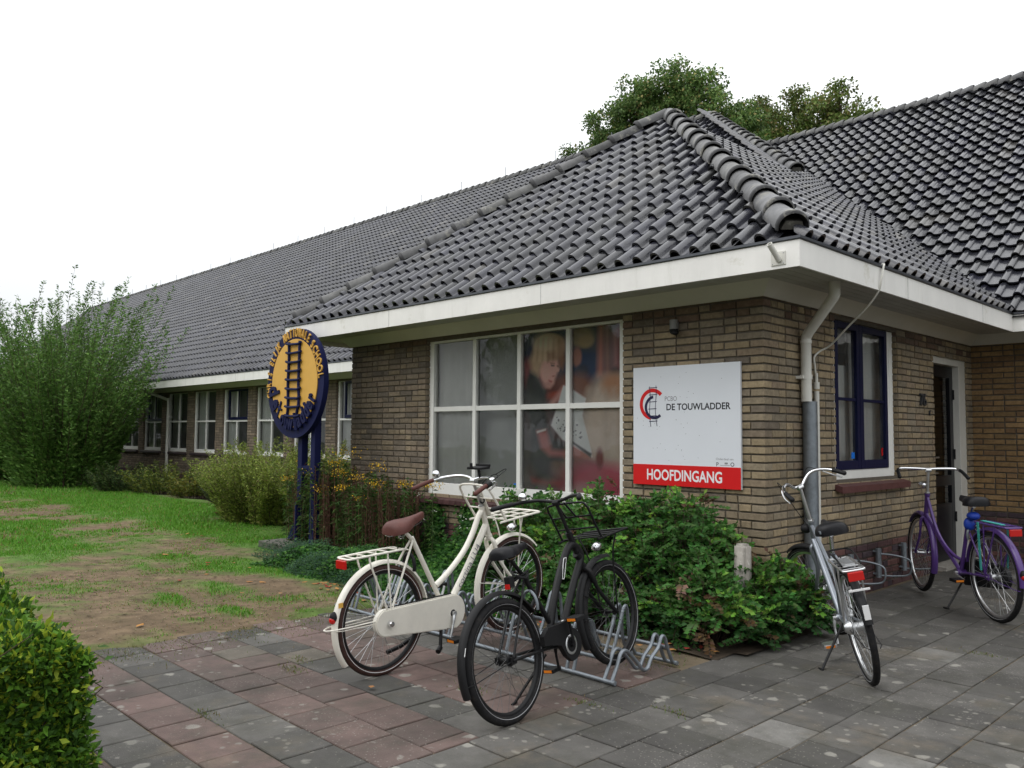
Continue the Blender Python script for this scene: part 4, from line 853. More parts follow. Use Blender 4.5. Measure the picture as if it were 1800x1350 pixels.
# book
poly([(330,455),(360,460),(478,535),(455,640),(520,900),(430,850),(320,790),(245,705),(285,590)],(206,204,206),3); poly([(360,640),(440,640),(515,880),(380,800)],(188,186,188),4)
random.seed(5)
for _ in range(34): xx=random.uniform(290,450); yy=random.uniform(655,790); 
for _ in range(34):
    xx=random.uniform(280,450); yy=640+(xx-280)*.35+random.uniform(0,90); ell(xx,yy,random.uniform(3,9),random.uniform(3,7),(70,70,74),.5,op=.8)
poly([(520,880),(512,905),(380,812),(385,800)],(40,36,40),2)
img*=rng.normal(1,.03,(GH,GW,1))
img=np.clip((img**1.15)*2.1,0,.8)
px0,px1,pz0,pz1=-2.90,-1.47,.86,2.60; V=[];
xx,zz=np.meshgrid(np.linspace(px0,px1,GW),np.linspace(pz1,pz0,GH)); V=np.stack([xx.ravel(),np.full(xx.size,.115),zz.ravel()],1)
idx=np.arange(GW*GH).reshape(GH,GW); F=np.stack([idx[1:,:-1],idx[1:,1:],idx[:-1,1:],idx[:-1,:-1]],-1).reshape(-1,4)
pm=mat('poster_print',attr='Col',rough=.6)
po=npobj('window_poster',V,F,pm,colr=img.reshape(-1,3)); tag(po,'large printed photograph of two reading blond children behind the right half of the front window','poster')
mb=MB(); mb.add([(px0-.02,.118,pz0),(px1+.03,.118,pz0),(px1+.03,.118,pz1+.02),(px0-.02,.118,pz1+.02)],[(3,2,1,0)]); obj('poster_backing',mb,M['wall'],po,fix=False)
# ---- stone post by the corner
mb=MB(); bm=bmesh.new(); bmesh.ops.create_cube(bm,size=1)
for v in bm.verts: v.co=Vector((v.co.x*.105,v.co.y*.105,.345+v.co.z*.72))
bmesh.ops.bevel(bm,geom=bm.edges[:],offset=.018,segments=3,affect='EDGES'); bmesh.ops.subdivide_edges(bm,edges=bm.edges[:],cuts=2)
for v in bm.verts: v.co+=Vector((noise.noise(v.co*14),noise.noise(v.co*14+Vector((9,0,0))),0))*.006
me=bpy.data.meshes.new('stone_post'); bm.to_mesh(me); bm.free(); me.materials.append(M['stone']); me.polygons.foreach_set('use_smooth',[True]*len(me.polygons)); o=bpy.data.objects.new('stone_post',me); COL.objects.link(o); o.location=(.16,-.62,0)
tag(o,'short weathered concrete post standing in the shrub at the corner','post')
# ---- wall-mounted wheel holders
def holder():
    t=thing('wheel_holder','x','bicycle holder')
    mb=MB(); mb.tube([(.045,0,.14),(.045,0,.42)],.028,14); mb.box(0,.03,-.03,.03,.385,.40); mb.box(0,.03,-.03,.03,.17,.185); obj('bracket_tube',mb,M['galv'],t,smooth=True)
    mb=MB(); mb.tube(smooth_path([(.06,.0,.37),(.20,.015,.36),(.31,.02,.33),(.335,.02,.27),(.31,.02,.19),(.20,.015,.165),(.06,0,.16)],5),.009,8); obj('wheel_loop',mb,M['galv'],t,smooth=True)
    return t
def dup(root,loc,rotz,label=None,sc=None):
    r=root.copy(); COL.objects.link(r); r.location=loc; r.rotation_euler=(0,0,rotz)
    if label: r['label']=label
    if sc: r.scale=sc
    for ch in list(root.children):
        c=ch.copy(); COL.objects.link(c); c.parent=r
        for g in ch.children: d=g.copy(); COL.objects.link(d); d.parent=c
    return r
H0=holder()
hl=['galvanised wheel holder on the plinth nearest the building corner beside the shrub','galvanised wheel holder on the plinth behind the front wheel of the silver bicycle','galvanised wheel holder on the plinth below the near edge of the brown sill','galvanised wheel holder on the plinth in open view left of the purple bicycle','galvanised wheel holder on the plinth right behind the purple front wheel']
for i,(y,l) in enumerate(zip((.10,.76,1.44,2.06,2.70),hl)):
    o=H0 if i==0 else dup(H0,(0,0,0),0)
    o.location=(.014,y,0); o.rotation_euler=(0,0,R_(14)); o['label']=l; o['group']='wheel holders along the side wall'; o['category']='bicycle holder'
# ---- floor rack
RK=thing('bicycle_rack','low galvanised steel rack with double hoops for front wheels on the paving','bicycle rack',(0,0,0))
mb=MB()
for (y,z,xa,xb) in ((-2.235,.035,-2.78,.24),(-2.10,.115,-2.78,.02),(-1.66,.14,-2.78,.21),(-1.60,.035,-2.78,.24)): mb.tube([(xa,y,z),(xb,y,z)],.013,10)
for (y,z,xb) in ((-2.235,.035,.24),(-1.60,.035,.24),(-1.66,.14,.21),(-2.10,.115,.02)): mb.tube([(xb-.004,y,z),(xb+.016,y,z)],.0155,10)
obj('rail',mb,M['galv'],RK,smooth=True)
for i in range(10):
    xh=.20-.302*i; hi=.335 if i%2 else .20
    for s_ in(-.029,.029):
        x=xh+s_; mb=MB()
        P_=[(x,-2.235,.035),(x,-2.19,hi*.55),(x,-2.15,hi*.92),(x,-2.115,hi),(x,-2.07,hi*.90),(x,-1.98,.10),(x,-1.93,.052),(x,-1.88,.055),(x,-1.84,.11),(x,-1.77,hi*.80),(x,-1.735,hi+.02),(x,-1.70,hi+.01),(x,-1.67,.14),(x,-1.62,.05),(x,-1.60,.035)]
        mb.tube(smooth_path(P_,4),.0118,9); obj('hoop',mb,M['galv'],RK,smooth=True)
# ================================================================ bicycles
def bike(label,pose,c,group='parked bicycles'):
    X,Y,hd,lean,D,pit=pose
    root=thing('bicycle',label,'bicycle',group=group); k=D/.7
    h=R_(hd); F=Vector((math.cos(h),math.sin(h),0)); L0=Vector((-math.sin(h),math.cos(h),0)); U=Vector((0,0,1))*math.cos(R_(lean))+L0*math.sin(R_(lean)); Lf=U.cross(F)
    F2=F*math.cos(pit)+U*math.sin(pit); U2=U*math.cos(pit)-F*math.sin(pit)
    root.matrix_world=Matrix(((F2.x*k,Lf.x*k,U2.x*k,X),(F2.y*k,Lf.y*k,U2.y*k,Y),(F2.z*k,Lf.z*k,U2.z*k,.014),(0,0,0,1)))
    V3=Vector; Wb=c['W']; R=.35; tr=c.get('tyre_r',.021)
    hb,ht=V3(c['headbot']),V3(c['headtop']); ax=(ht-hb).normalized(); ph=R_(c.get('steer',0)); RM=Matrix.Rotation(ph,4,ax)
    def stv(p): return hb+(RM.to_3x3()@(V3(p)-hb))
    def part(name,mb,m,parent=root,smooth=True,ang=45): return obj(name,mb,M[m],parent,smooth,ang)
    ST=lambda p: tuple(stv(p))
    def wheel(x,steer,front):
        X_=ST if steer else None
        w=MB(); w.X=X_
        w.lathe([(R-tr+tr*math.cos(t),tr*math.sin(t)) for t in np.linspace(0,2*math.pi,15)],(x,0,R),'Y',72); ty=obj('tyre',w,M[c['tyre']],None,True,60)
        wh=bpy.data.objects.new('wheel',None); COL.objects.link(wh); wh.parent=root; ty.parent=wh
        # reflective side stripe and rim
        w=MB(); w.X=X_; 
        if c.get('stripe',True):
            rs=R-tr*1.35
            for s in(-1,1): w.lathe([(rs-.0014,s*tr*.96),(rs+.0014,s*tr*1.02)],(x,0,R),'Y',72)
            obj('reflective_stripe',w,M[c.get('stripem','reflw')],wh,False)
        ri=R-2*tr; w=MB(); w.X=X_; w.lathe([(ri+.004,-.012),(ri-.001,-.0125),(ri-.014,-.009),(ri-.017,0),(ri-.014,.009),(ri-.001,.0125),(ri+.004,.012)],(x,0,R),'Y',72); obj('rim',w,M[c['rim']],wh,True,60)
        w=MB(); w.X=X_; n=36; hr=.030 if not front else .019; hw=.032
        if c.get('bighub') and (front or c.get('bighub')==2): hr=.045
        for i in range(n):
            a=2*math.pi*i/n; s=1 if i%2 else -1; a2=a+(.9 if (i//2)%2 else -.9)
            w.tube([(x+(ri-.012)*math.cos(a),0,R+(ri-.012)*math.sin(a)),(x+hr*math.cos(a2),s*hw,R+hr*math.sin(a2))],.0013,4)
        obj('spokes',w,M[c.get('spokem','steel')],wh,False)
        w=MB(); w.X=X_; r0=hr*.62; w.lathe([(0,-.068),(.007,-.068),(.007,-.045),(r0*.8,-.044),(hr+.003,-.038),(hr+.003,-.032),(r0,-.028),(r0,.028),(hr+.003,.032),(hr+.003,.038),(r0*.8,.044),(.007,.045),(.007,.068),(0,.068)],(x,0,R),'Y',20); obj('hub',w,M[c.get('hub','alu')],wh,True,35)
        for s in(-1,1):
            pass
    wheel(0,False,False); wheel(Wb,True,True)
    def fender(x,a0,a1,m,steer,w=.027,r=None,name='mudguard'):
        r=r or R+.016; n=34; mb=MB(); mb.X=ST if steer else None; vs=[];prof=[(-w,-.012),(-w*.8,.001),(-w*.4,.0075),(0,.009),(w*.4,.0075),(w*.8,.001),(w,-.012)]
        for lay in(0,-.0022):
            for i in range(n+1):
                a=R_(a0+(a1-a0)*i/n)
                for y,dr in prof: rr=r+dr+lay; vs.append((x+rr*math.cos(a),y,R+rr*math.sin(a)))
        q=len(prof); B=(n+1)*q; fs=[]
        for o_ in(0,B):
            for i in range(n):
                for j in range(q-1): fs.append((o_+i*q+j,o_+i*q+j+1,o_+(i+1)*q+j+1,o_+(i+1)*q+j))
        for i in range(n): fs.append((i*q,(i+1)*q,B+(i+1)*q,B+i*q)); fs.append((i*q+q-1,(i+1)*q+q-1,B+(i+1)*q+q-1,B+i*q+q-1))
        for i in(0,n): fs+= [(i*q+j,i*q+j+1,B+i*q+j+1,B+i*q+j) for j in range(q-1)]
        mb.add(vs,fs); return part(name,mb,m,smooth=True,ang=50)
    fr,fen=c['frame'],c['fender']
    fender(0,c.get('fr0',200),c.get('fr1',18),fen,False,r=c.get('fer')); fender(Wb,c.get('ff0',192),c.get('ff1',42),fen,True,r=c.get('fer'))
    # mudguard stays
    mb=MB(); a=R_(c.get('staya',186)); rr=R+.02
    for s in(-1,1): mb.tube([(0,s*.06,R),(rr*math.cos(a)*.9,s*.045,R+rr*math.sin(a)*.9),(rr*math.cos(a),s*.028,R+rr*math.sin(a))],.003,6)
    part('mudguard_stay',mb,c.get('staym',fen))
    mb=MB(); mb.X=ST; 
    for aa in c.get('fstay',(150,176)):
        a=R_(aa)
        for s in(-1,1): mb.tube([(Wb,s*.055,R),(Wb+rr*math.cos(a),s*.028,R+rr*math.sin(a))],.003,6)
    part('mudguard_stay',mb,c.get('staym',fen))
    bb=V3(c['bb']); sc=V3(c['seatcl']); sn=V3(c['saddle'])
    # frame
    g=MB(); rr=c.get('tr',.0155); g.tube([bb,sc],rr,12); g.tube([hb,ht],rr*1.22,14)
    for t in (0,1):
        p=hb if t==0 else ht; g.tube([p-ax*.012,p+ax*.012],rr*1.5,14)
    for s in(-1,1):
        g.tube(smooth_path([bb+V3((-.02,s*.018,0)),V3((bb.x*.62,s*.035,R-.03)),V3((.06,s*.058,R-.004)),V3((0,s*.060,R))],4),.0095,10)
        g.tube(smooth_path([sc+V3((0,s*.012,-.02)),V3((sc.x*.62,s*.042,sc.z*.62+R*.38+.01)),V3((.01,s*.058,R+.015))],4),.0078,10)
        g.box(-.02,.03,s*.058-.004,s*.058+.004,R-.022,R+.022)
    g.lathe([(0,-.036),(.024,-.036),(.026,-.03),(.026,.03),(.024,.036),(0,.036)],tuple(bb),'Y',18)
    typ=c['type']
    if typ=='dual':
        d0_=V3(c.get('dts',hb+ax*.01)); g.tube(smooth_path([d0_,d0_*.5+bb*.5+V3((.010,0,-.004)),bb+V3((.008,0,.01))],8),c.get('dt',.021),14)
        up=c['upper']; g.tube(smooth_path([ht-ax*.02]+[V3(p) for p in up],7),c.get('ut',.0165),14)
    elif typ=='loop':
        P=[bb+V3((-.10,0,.09)),V3((.535,0,.54)),V3((.665,0,.715)),V3((.775,0,.83)),V3((.835,0,.862)),V3((.890,0,.845)),V3((.925,0,.80)),V3((.920,0,.755)),V3((.80,0,.625)),V3((.67,0,.47)),bb+V3((.01,0,.03))]
        g.tube(smooth_path(P,7),.027,16,flat=(1.0,.85)); g.tube([bb,bb+V3((-.10,0,.09))],.03,14); g.tube([V3((.88,0,.80)),ht*.3+hb*.7],.026,12)
    elif typ=='city':
        g.tube([hb+ax*.02,bb],.023,14); st_=bb*.42+sc*.58; g.tube([ht-ax*.02,st_],.015,12)
    part('frame',g,fr)
    # rear rack
    if c.get('rack',True):
        zr=c.get('rackz',.775); m=c.get('rackm',fr); g=MB(); xb=c.get('rackx',-.29); xf=xb+.40; hw=.062
        g.tube(smooth_path([(xf+.05,-hw*.45,zr-.005),(xf,-hw,zr),(xb+.05,-hw,zr+.002),(xb+.008,-hw*.85,zr),(xb,0,zr),(xb+.008,hw*.85,zr),(xb+.05,hw,zr+.002),(xf,hw,zr),(xf+.05,hw*.45,zr-.005)],5),.0072,10)
        for i in range(5): x=xb+.06+.085*i; g.tube([(x,-hw,zr),(x,hw,zr)],.0045,8)
        g.tube([(xf+.05,-.012,zr-.005),sc*.85+V3((0,-.012,R*.15))],.005,8); g.tube([(xf+.05,.012,zr-.005),sc*.85+V3((0,.012,R*.15))],.005,8)
        for s in(-1,1): g.tube(smooth_path([(xb+.155,s*hw,zr),(xb+.17,s*.066,zr-.08),(.012,s*.070,R+.02)],4),.0065,8)
        if c.get('rackstay2'): 
            for s in(-1,1): g.tube([(xb+.30,s*hw,zr),(.02,s*.070,R+.02)],.0055,8)
        part('rear_rack',g,m)
        g=MB(); g.box(xb-.022,xb-.004,-.045,.045,zr-.058,zr-.006,bev=.004); part('rear_reflector',g,'red',smooth=False)
    if c.get('taillight'):
        a=R_(c['taillight']); r_=R+.028; p=(r_*math.cos(a),0,R+r_*math.sin(a)); g=MB(); g.ball(p,.026,12,8,(1.1,.95,1.45)); tl=part('tail_lamp',g,'blackm'); g=MB(); g.ball((p[0]-.008,0,p[2]-.012),.0245,12,8,(1.05,.9,1.05)); part('lens',g,'red',tl)
    # fork, steered
    g=MB(); g.X=ST; cz=hb-ax*.015; g.tube([hb,hb-ax*.03],.019,12)
    ff=V3((Wb,0,R)); m1=hb*.45+ff*.55+V3(c.get('forkbow',(-.055,0,.02)))
    fr_=c.get('forkr',.012)
    for s in(-1,1): g.tube(smooth_path([cz+V3((0,s*.012,0)),cz-ax*.02+V3((0,s*.040,-.012)),m1+V3((0,s*.046,0)),ff+V3((0,s*.052,0))],6),[fr_*1.1]*10+[fr_*.85]*9,10)
    part('fork',g,c.get('forkm',fr))
    # stem and handlebar, steered
    stem=V3(c['stem']); g=MB(); g.X=ST; g.tube([ht,ht+(stem-ht)*.93,stem],.0125,12); g.tube([stem+V3((0,-.022,0)),stem+V3((0,.022,0))],.017,12); g.tube([ht-ax*.005,ht+ax*.022],.0215,14); part('stem',g,c.get('stemm','alu'))
    bar=[V3(p) for p in c['bar']]; full=[V3((p.x,-p.y,p.z)) for p in reversed(bar) if p.y>0]+bar; sp=smooth_path(full,6)
    g=MB(); g.X=ST; g.tube(sp,.0112,12); hbj=part('handlebar',g,c.get('barm','chrome'))
    gl=c.get('gripn',9)
    for side in(0,1):
        P=sp[-gl:] if side else sp[:gl]; g=MB(); g.X=ST; g.tube(P,[.0155]*(len(P)-1)+[.0165],12) if side else g.tube(P,[.0165]+[.0155]*(len(P)-1),12); e_=P[-1] if side else P[0]; g.ball(tuple(e_),.0175,10,6); part('grip',g,c['grip'])
    # brake levers
    if c.get('levers'):
        for side in c['levers']:
            P=[V3((p.x+.035,p.y*side,p.z-.028)) for p in bar[-2:]]; b0=bar[-3]; g=MB(); g.X=ST; g.tube(smooth_path([V3((b0.x+.0,b0.y*side,b0.z)),V3((b0.x+.028,b0.y*side,b0.z-.01)),P[0],P[1]],4),.005,8); part('brake_lever',g,c.get('leverm','alu'))
            g=MB(); g.X=ST; q=V3((b0.x+.02,b0.y*side*.9,b0.z)); g.tube(smooth_path([q,q+V3((.10,-.04*side,.03)),V3((ht.x+.06,.03*side,ht.z+.10)),V3((ht.x+.03,.01*side,ht.z-.06)),V3((hb.x+.01,0,hb.z))],6),.0026,6); part('brake_cable',g,'blackm')
    if c.get('bell'):
        b=V3(c['bell']); g=MB(); g.X=ST; g.lathe([(0,.030),(.012,.029),(.024,.022),(.030,.008),(.030,-.002),(.026,-.012),(0,-.014)],tuple(b),'Z',20); part('bell',g,'chrome')
    if c.get('hlamp'):
        b=V3(c['hlamp']); g=MB(); g.X=ST; g.lathe([(0,-.05),(.016,-.045),(.029,-.02),(.033,.008),(.030,.018)],tuple(b),'X',20); hl_=part('headlamp',g,'chrome'); g=MB(); g.X=ST; g.lathe([(0,.019),(.02,.017),(.030,.012)],tuple(b),'X',20); part('lens',g,'reflw',hl_)
    # saddle
    g=MB(); Sx,Sz=sn.x,sn.z; stn=[(-.135,.045,-.022,.030),(-.125,.082,-.004,.045),(-.09,.104,.006,.055),(-.04,.100,.004,.052),(.01,.072,-.003,.040),(.06,.040,-.004,.034),(.11,.027,-.001,.032),(.15,.021,.002,.030),(.165,.010,-.004,.022)]
    if c.get('narrow'): stn=[(a_,b_*.82,z_,d_*.8) for a_,b_,z_,d_ in stn]
    tl=c.get('stilt',.0); m=17; vs=[];fs=[]
    for dx,hw,dz,dd in stn:
        for j in range(m):
            t=-1+2*j/(m-1); a=t*math.pi*.5; y=hw*math.sin(a)*(1.0); z=dz+.018*math.cos(a)*(1 if hw>.03 else .8)-dd*(abs(t)**3.2); vs.append((Sx+dx,y,Sz+z+dx*tl))
    ns=len(stn); fs=[(i*m+j,i*m+j+1,(i+1)*m+j+1,(i+1)*m+j) for i in range(ns-1) for j in range(m-1)]
    fs+=[tuple(range(m)),tuple((ns-1)*m+j for j in range(m))]+[(i*m,(i+1)*m,(i+1)*m+m-1,i*m+m-1) for i in range(ns-1)]
    g.add(vs,fs); sd=part('saddle',g,c['saddlem'],ang=60)
    g=MB()
    for s in(-1,1):
        g.tube(smooth_path([(Sx+.14,s*.012,Sz-.02),(Sx+.03,s*.022,Sz-.05),(Sx-.06,s*.035,Sz-.055),(Sx-.11,s*.05,Sz-.03)],4),.0035,6)
        if c.get('springs',True):
            for i in range(40): pass
            P=[(Sx-.085+.017*math.cos(i*.75),s*.062+.017*math.sin(i*.75),Sz-.03-.0016*i) for i in range(42)]; g.tube(P,.0028,5); g.tube([(Sx-.085,s*.062,Sz-.098),(Sx-.02,s*.03,Sz-.088)],.004,6)
    part('rails',g,'chrome',sd)
    g=MB(); g.tube([sc-(sc-bb).normalized()*.02,V3((Sx-.015,0,Sz-.055))],.0128,12); g.tube([V3((Sx-.035,0,Sz-.06)),V3((Sx+.02,0,Sz-.055))],.016,10); part('seat_post',g,c.get('postm','chrome'))
    # crank, pedals
    ca=R_(c.get('crank',-65)); g=MB(); vec=V3((math.cos(ca),0,math.sin(ca)))*.165; cr_m=c.get('crankm','alu')
    co=-.088 if c.get('case') else -.060
    g.tube(smooth_path([bb+V3((0,co,0)),bb+V3((0,co-.012,0))+vec*.35,bb+vec+V3((0,co-.015,0))],4),[.0125]*4+[.0085]*5,10,flat=(1,1)); g.tube(smooth_path([bb+V3((0,.050,0)),bb+V3((0,.062,0))-vec*.35,bb-vec+V3((0,.068,0))],4),[.0115]*4+[.0085]*5,10); g.tube([bb+V3((0,co-.012,0)),bb+V3((0,.058,0))],.0155,12); part('crank',g,cr_m)
    for s,v in((-1,vec),(1,-vec)):
        p=bb+v+V3((0,s*.125+(-.030 if s<0 and c.get('case') else 0),0)); g=MB(); g.box(p.x-.046,p.x+.046,p.y-.042,p.y+.042,p.z-.013,p.z+.013,bev=.005); pd=part('pedal',g,c.get('pedalm','blackm'),smooth=False)
        g=MB(); g.box(p.x-.0475,p.x-.0455,p.y-.030,p.y+.030,p.z-.008,p.z+.008); g.box(p.x+.0455,p.x+.0475,p.y-.030,p.y+.030,p.z-.008,p.z+.008); part('pedal_reflector',g,'orange',pd,smooth=False)
    cc=c.get('case')
    if cc=='full':
        P=[]; r0,r1=.088,.118; b0=(0.0,R-.005); b1=(bb.x+.0,bb.z+.006)
        for i in range(15): a=R_(105+150*i/14); P.append((b0[0]-.02+r0*math.cos(a),b0[1]+r0*math.sin(a)))
        for i in range(19): a=R_(-78+166*i/18); P.append((b1[0]+r1*math.cos(a),b1[1]+r1*math.sin(a)))
        bm=bmesh.new(); vv=[bm.verts.new((p[0],-.078,p[1])) for p in P]; f=bm.faces.new(vv); ex=bmesh.ops.extrude_face_region(bm,geom=[f]); bmesh.ops.translate(bm,verts=[v for v in ex['geom'] if isinstance(v,bmesh.types.BMVert)],vec=(0,.045,0)); bmesh.ops.recalc_face_normals(bm,faces=bm.faces[:]); bmesh.ops.bevel(bm,geom=[e for e in bm.edges if abs(e.verts[0].co.y-e.verts[1].co.y)<1e-5],offset=.007,segments=2,affect='EDGES')
        me=bpy.data.meshes.new('chain_case'); bm.to_mesh(me); bm.free(); me.materials.append(M[c.get('casem',fr)]); me.polygons.foreach_set('use_smooth',[True]*len(me.polygons)); me.set_sharp_from_angle(angle=R_(50)); o=bpy.data.objects.new('chain_case',me); COL.objects.link(o); o.parent=root
        g=MB(); g.lathe([(0,-.0795),(.022,-.0795),(.024,-.078)],tuple((bb.x,0,bb.z)),'Y',18); g.tube([(P[0][0]+.03,-.056,P[0][1]+.006),(P[-1][0],-.056,P[-1][1]+.006)],.0045,6); part('case_trim',g,'blackm')
        g=MB(); g.lathe([(0,-.108),(.016,-.106),(.021,-.095),(.021,-.078),(0,-.078)],(0.0,0,R-.012),'Y',14); part('axle_cover',g,'chrome')
    elif cc=='half':
        g=MB(); P=[(bb.x-.26,R+.0),(bb.x-.26,R+.055),(bb.x-.20,R+.095),(bb.x-.08,bb.z+.145),(bb.x+.02,bb.z+.15)]+[(bb.x+.115*math.cos(R_(a)),bb.z+.10*math.sin(R_(a))-.0) for a in range(70,-110,-15)]+[(bb.x-.06,bb.z-.055),(bb.x-.10,bb.z+.02),(bb.x-.2,R-.01)]
        g.prism(P,-.075,-.040); part('chain_guard',g,c.get('casem','blackm'),smooth=False)
        g=MB(); g.lathe([(.045,-.0785),(.058,-.0785),(.060,-.077)],tuple((bb.x,0,bb.z)),'Y',24); part('chainring',g,'alu')
    else:
        g=MB(); g.lathe([(.070,-.046),(.082,-.046),(.082,-.042),(.070,-.042)],(bb.x,0,bb.z),'Y',30); g.box(bb.x-.075,bb.x+.075,-.046,-.042,bb.z-.008,bb.z+.008); part('chainring',g,'alu',smooth=False)
        g=MB(); g.tube([(bb.x,-.044,bb.z+.08),(0,-.044,R+.035)],.0038,5); g.tube([(bb.x,-.044,bb.z-.08),(0,-.044,R-.035)],.0038,5); part('chain',g,'black')
    # kickstand
    if c.get('stand'):
        kx,ky,kz=c['stand']; g=MB(); b=V3(c.get('standbase',(bb.x-.09,.02,bb.z-.02))); g.tube([b,V3((kx,ky,kz))],.0085,8); g.tube([V3((kx-.02,ky,kz)),V3((kx+.035,ky+.012,kz))],.009,8); part('kickstand',g,'black')
    return root,ST,part,stv
V3=Vector
# ---- cream bicycle, front wheel in the rack
cw=dict(W=1.222,headbot=(.995,0,.740),headtop=(.930,0,.955),stem=(.852,0,1.155),bb=(.547,0,.289),seatcl=(.262,0,.838),saddle=(.205,0,.955),type='dual',tr=.0165,dt=.0245,ut=.0205,
 dts=(.965,0,.825),upper=[(.895,0,.90),(.835,0,.795),(.755,0,.690),(.660,0,.605),(.560,0,.535),(.462,0,.480)],frame='cream',fender='cream',tyre='brtyre',rim='black',grip='leather',saddlem='leather',case='full',crank=-110,bar=[(.852,0,1.165),(.865,.06,1.178),(.862,.15,1.185),(.80,.245,1.175),(.70,.285,1.155),(.56,.315,1.115)],gripn=8,
 fr0=216,fr1=10,ff0=214,ff1=42,taillight=166,stilt=.18,rackz=.785,bell=(.745,.275,1.20),hlamp=(1.225,-.02,.775),forkr=.0145,rackstay2=True,staya=178,fstay=(168,186),bighub=False,postm='cream',pedalm='black',fer=R_(0)+.374)
b,ST,part,stv=bike('cream white city bicycle with brown saddle and full chain case in the rack',(-.874,-3.09,93.19,-.28,.675,.0604),cw)
# front carrier
g=MB(); g.X=ST; zr=.875
g.tube(smooth_path([(.96,-.155,zr-.02),(1.30,-.155,zr),(1.385,-.150,zr+.002),(1.405,-.10,zr+.004),(1.405,.10,zr+.004),(1.385,.150,zr+.002),(1.30,.155,zr),(.96,.155,zr-.02)],4),.0085,10)
for y in(-.055,.055): g.tube([(.99,y,zr-.012),(1.40,y,zr+.003)],.0065,8)
for x in(1.02,1.16,1.30): g.tube([(x,-.155,zr-.006),(x,.155,zr-.006)],.0065,8)
g.tube(smooth_path([(1.02,-.155,zr-.01),(.93,-.155,zr+.12),(.865,-.150,zr+.215),(.845,-.11,zr+.25),(.84,0,zr+.258),(.845,.11,zr+.25),(.865,.150,zr+.215),(.93,.155,zr+.12),(1.02,.155,zr-.01)],5),.0085,10)
g.tube([(.905,-.155,zr+.155),(.905,.155,zr+.155)],.0065,8); g.tube([(.955,-.155,zr+.075),(.955,.155,zr+.075)],.0065,8)
for y in(-.03,.03): g.tube([(1.30,y,zr-.01),(1.31,y,.735)],.006,8)
for s in(-1,1): g.tube(smooth_path([(1.20,s*.15,zr-.01),(1.215,s*.10,.70),(1.222,s*.062,.36)],4),.0055,8)
part('front_carrier',g,'cream')
g=MB(); g.X=ST; g.add([(.865,-.052,zr+.235),(.865,.0,zr+.235),(.975,.0,zr+.02),(.975,-.052,zr+.02),(.869,-.052,zr+.238),(.869,.0,zr+.238),(.979,.0,zr+.023),(.979,-.052,zr+.023)],[(0,1,2,3),(4,7,6,5),(0,4,5,1),(1,5,6,2),(2,6,7,3),(3,7,4,0)]); part('carrier_plate',g,'cream',smooth=False)
g=MB(); g.X=ST; g.lathe([(.018,-.004),(.026,-.004),(.026,.004),(.018,.004)],(.905,-.03,zr+.14),'X',18); part('lock_ring',g,'blackm')
# phone mount and right-hand shifter
g=MB(); g.X=ST; g.tube([(.862,-.06,1.18),(.85,-.06,1.245)],.009,8); g.box(.80,.905,-.12,.01,1.243,1.260,bev=.004); g.box(.895,.907,-.125,.015,1.258,1.275,bev=.003); g.box(.79,.802,-.05,-.03,1.255,1.29,bev=.003); part('phone_mount',g,'blackm',smooth=False)
g=MB(); g.X=ST; g.tube([(.74,-.275,1.162),(.69,-.288,1.150)],.021,12); g.tube(smooth_path([(.80,-.245,1.175),(.90,-.20,1.19),(.93,-.13,1.20),(.90,-.04,1.13),(.92,0,1.0),(.97,0,.80),(.985,.0,.73)],6),.003,6); g.tube(smooth_path([(.78,-.26,1.175),(.90,-.27,1.235),(.95,-.22,1.24),(.92,-.15,1.2)],5),.003,6); part('gear_shifter',g,'blackm')
g=MB(); g.X=ST; g.ball((.81,-.235,1.185),.02,10,6,(1.6,1,.6)); g.tube(smooth_path([(.80,-.245,1.17),(.78,-.30,1.16),(.66,-.35,1.13)],4),.006,8); part('brake_lever',g,'chrome')
# ring lock, propping stand, rear carrier eyelet
g=MB(); P=[(.27+.0*t+.075*math.cos(t),-.0,.655+.075*math.sin(t)) for t in np.linspace(-.6,3.7,18)]
g=MB(); g.tube([(.235,.055*math.cos(t),.66+.075*math.sin(t)) for t in np.linspace(-.5,3.6,18)],.012,8); part('ring_lock',g,'blackm')
g=MB(); g.tube([(.43,.06,.20),(.20,.07,.12),(.10,.09,.10)],.015,8); g.tube([(.46,-.05,.22),(.41,-.09,.09)],.012,8); g.tube([(.41,-.09,.09),(.37,-.11,.075)],.018,8); part('kickstand',g,'black')
g=MB(); g.tube(smooth_path([(.0,-.064,R_(0)+.37),(-.25,-.055,.375),(-.37,-.045,.378),(-.425,-.02,.378),(-.435,0,.378),(-.425,.02,.378),(-.37,.045,.378),(-.25,.055,.375),(0,.064,.37)],5),.0042,8); part('rear_stay_loop',g,'cream')
g=MB(); a=R_(158); g.box(-.352,-.318,-.030,-.0285,.500,.530); part('yellow_sticker',g,'yellow',smooth=False)
v,f=text_mesh('cortina | U4',1,0,'CENTER'); xs=[q[0] for q in v]; kx=.33/(max(xs)-min(xs)); d0=V3((.625,-.0262,.395)); d1=V3((.90,-.0262,.745)); dd=(d1-d0).normalized(); mid=(d0+d1)/2; nn=V3((-dd.z,0,dd.x))
g=MB(); g.add([tuple(mid+dd*(q[0]-.5*(max(xs)+min(xs)))*kx+nn*(q[1]*kx*.95)) for q in v],f); part('frame_lettering',g,'inkgrey',smooth=False)
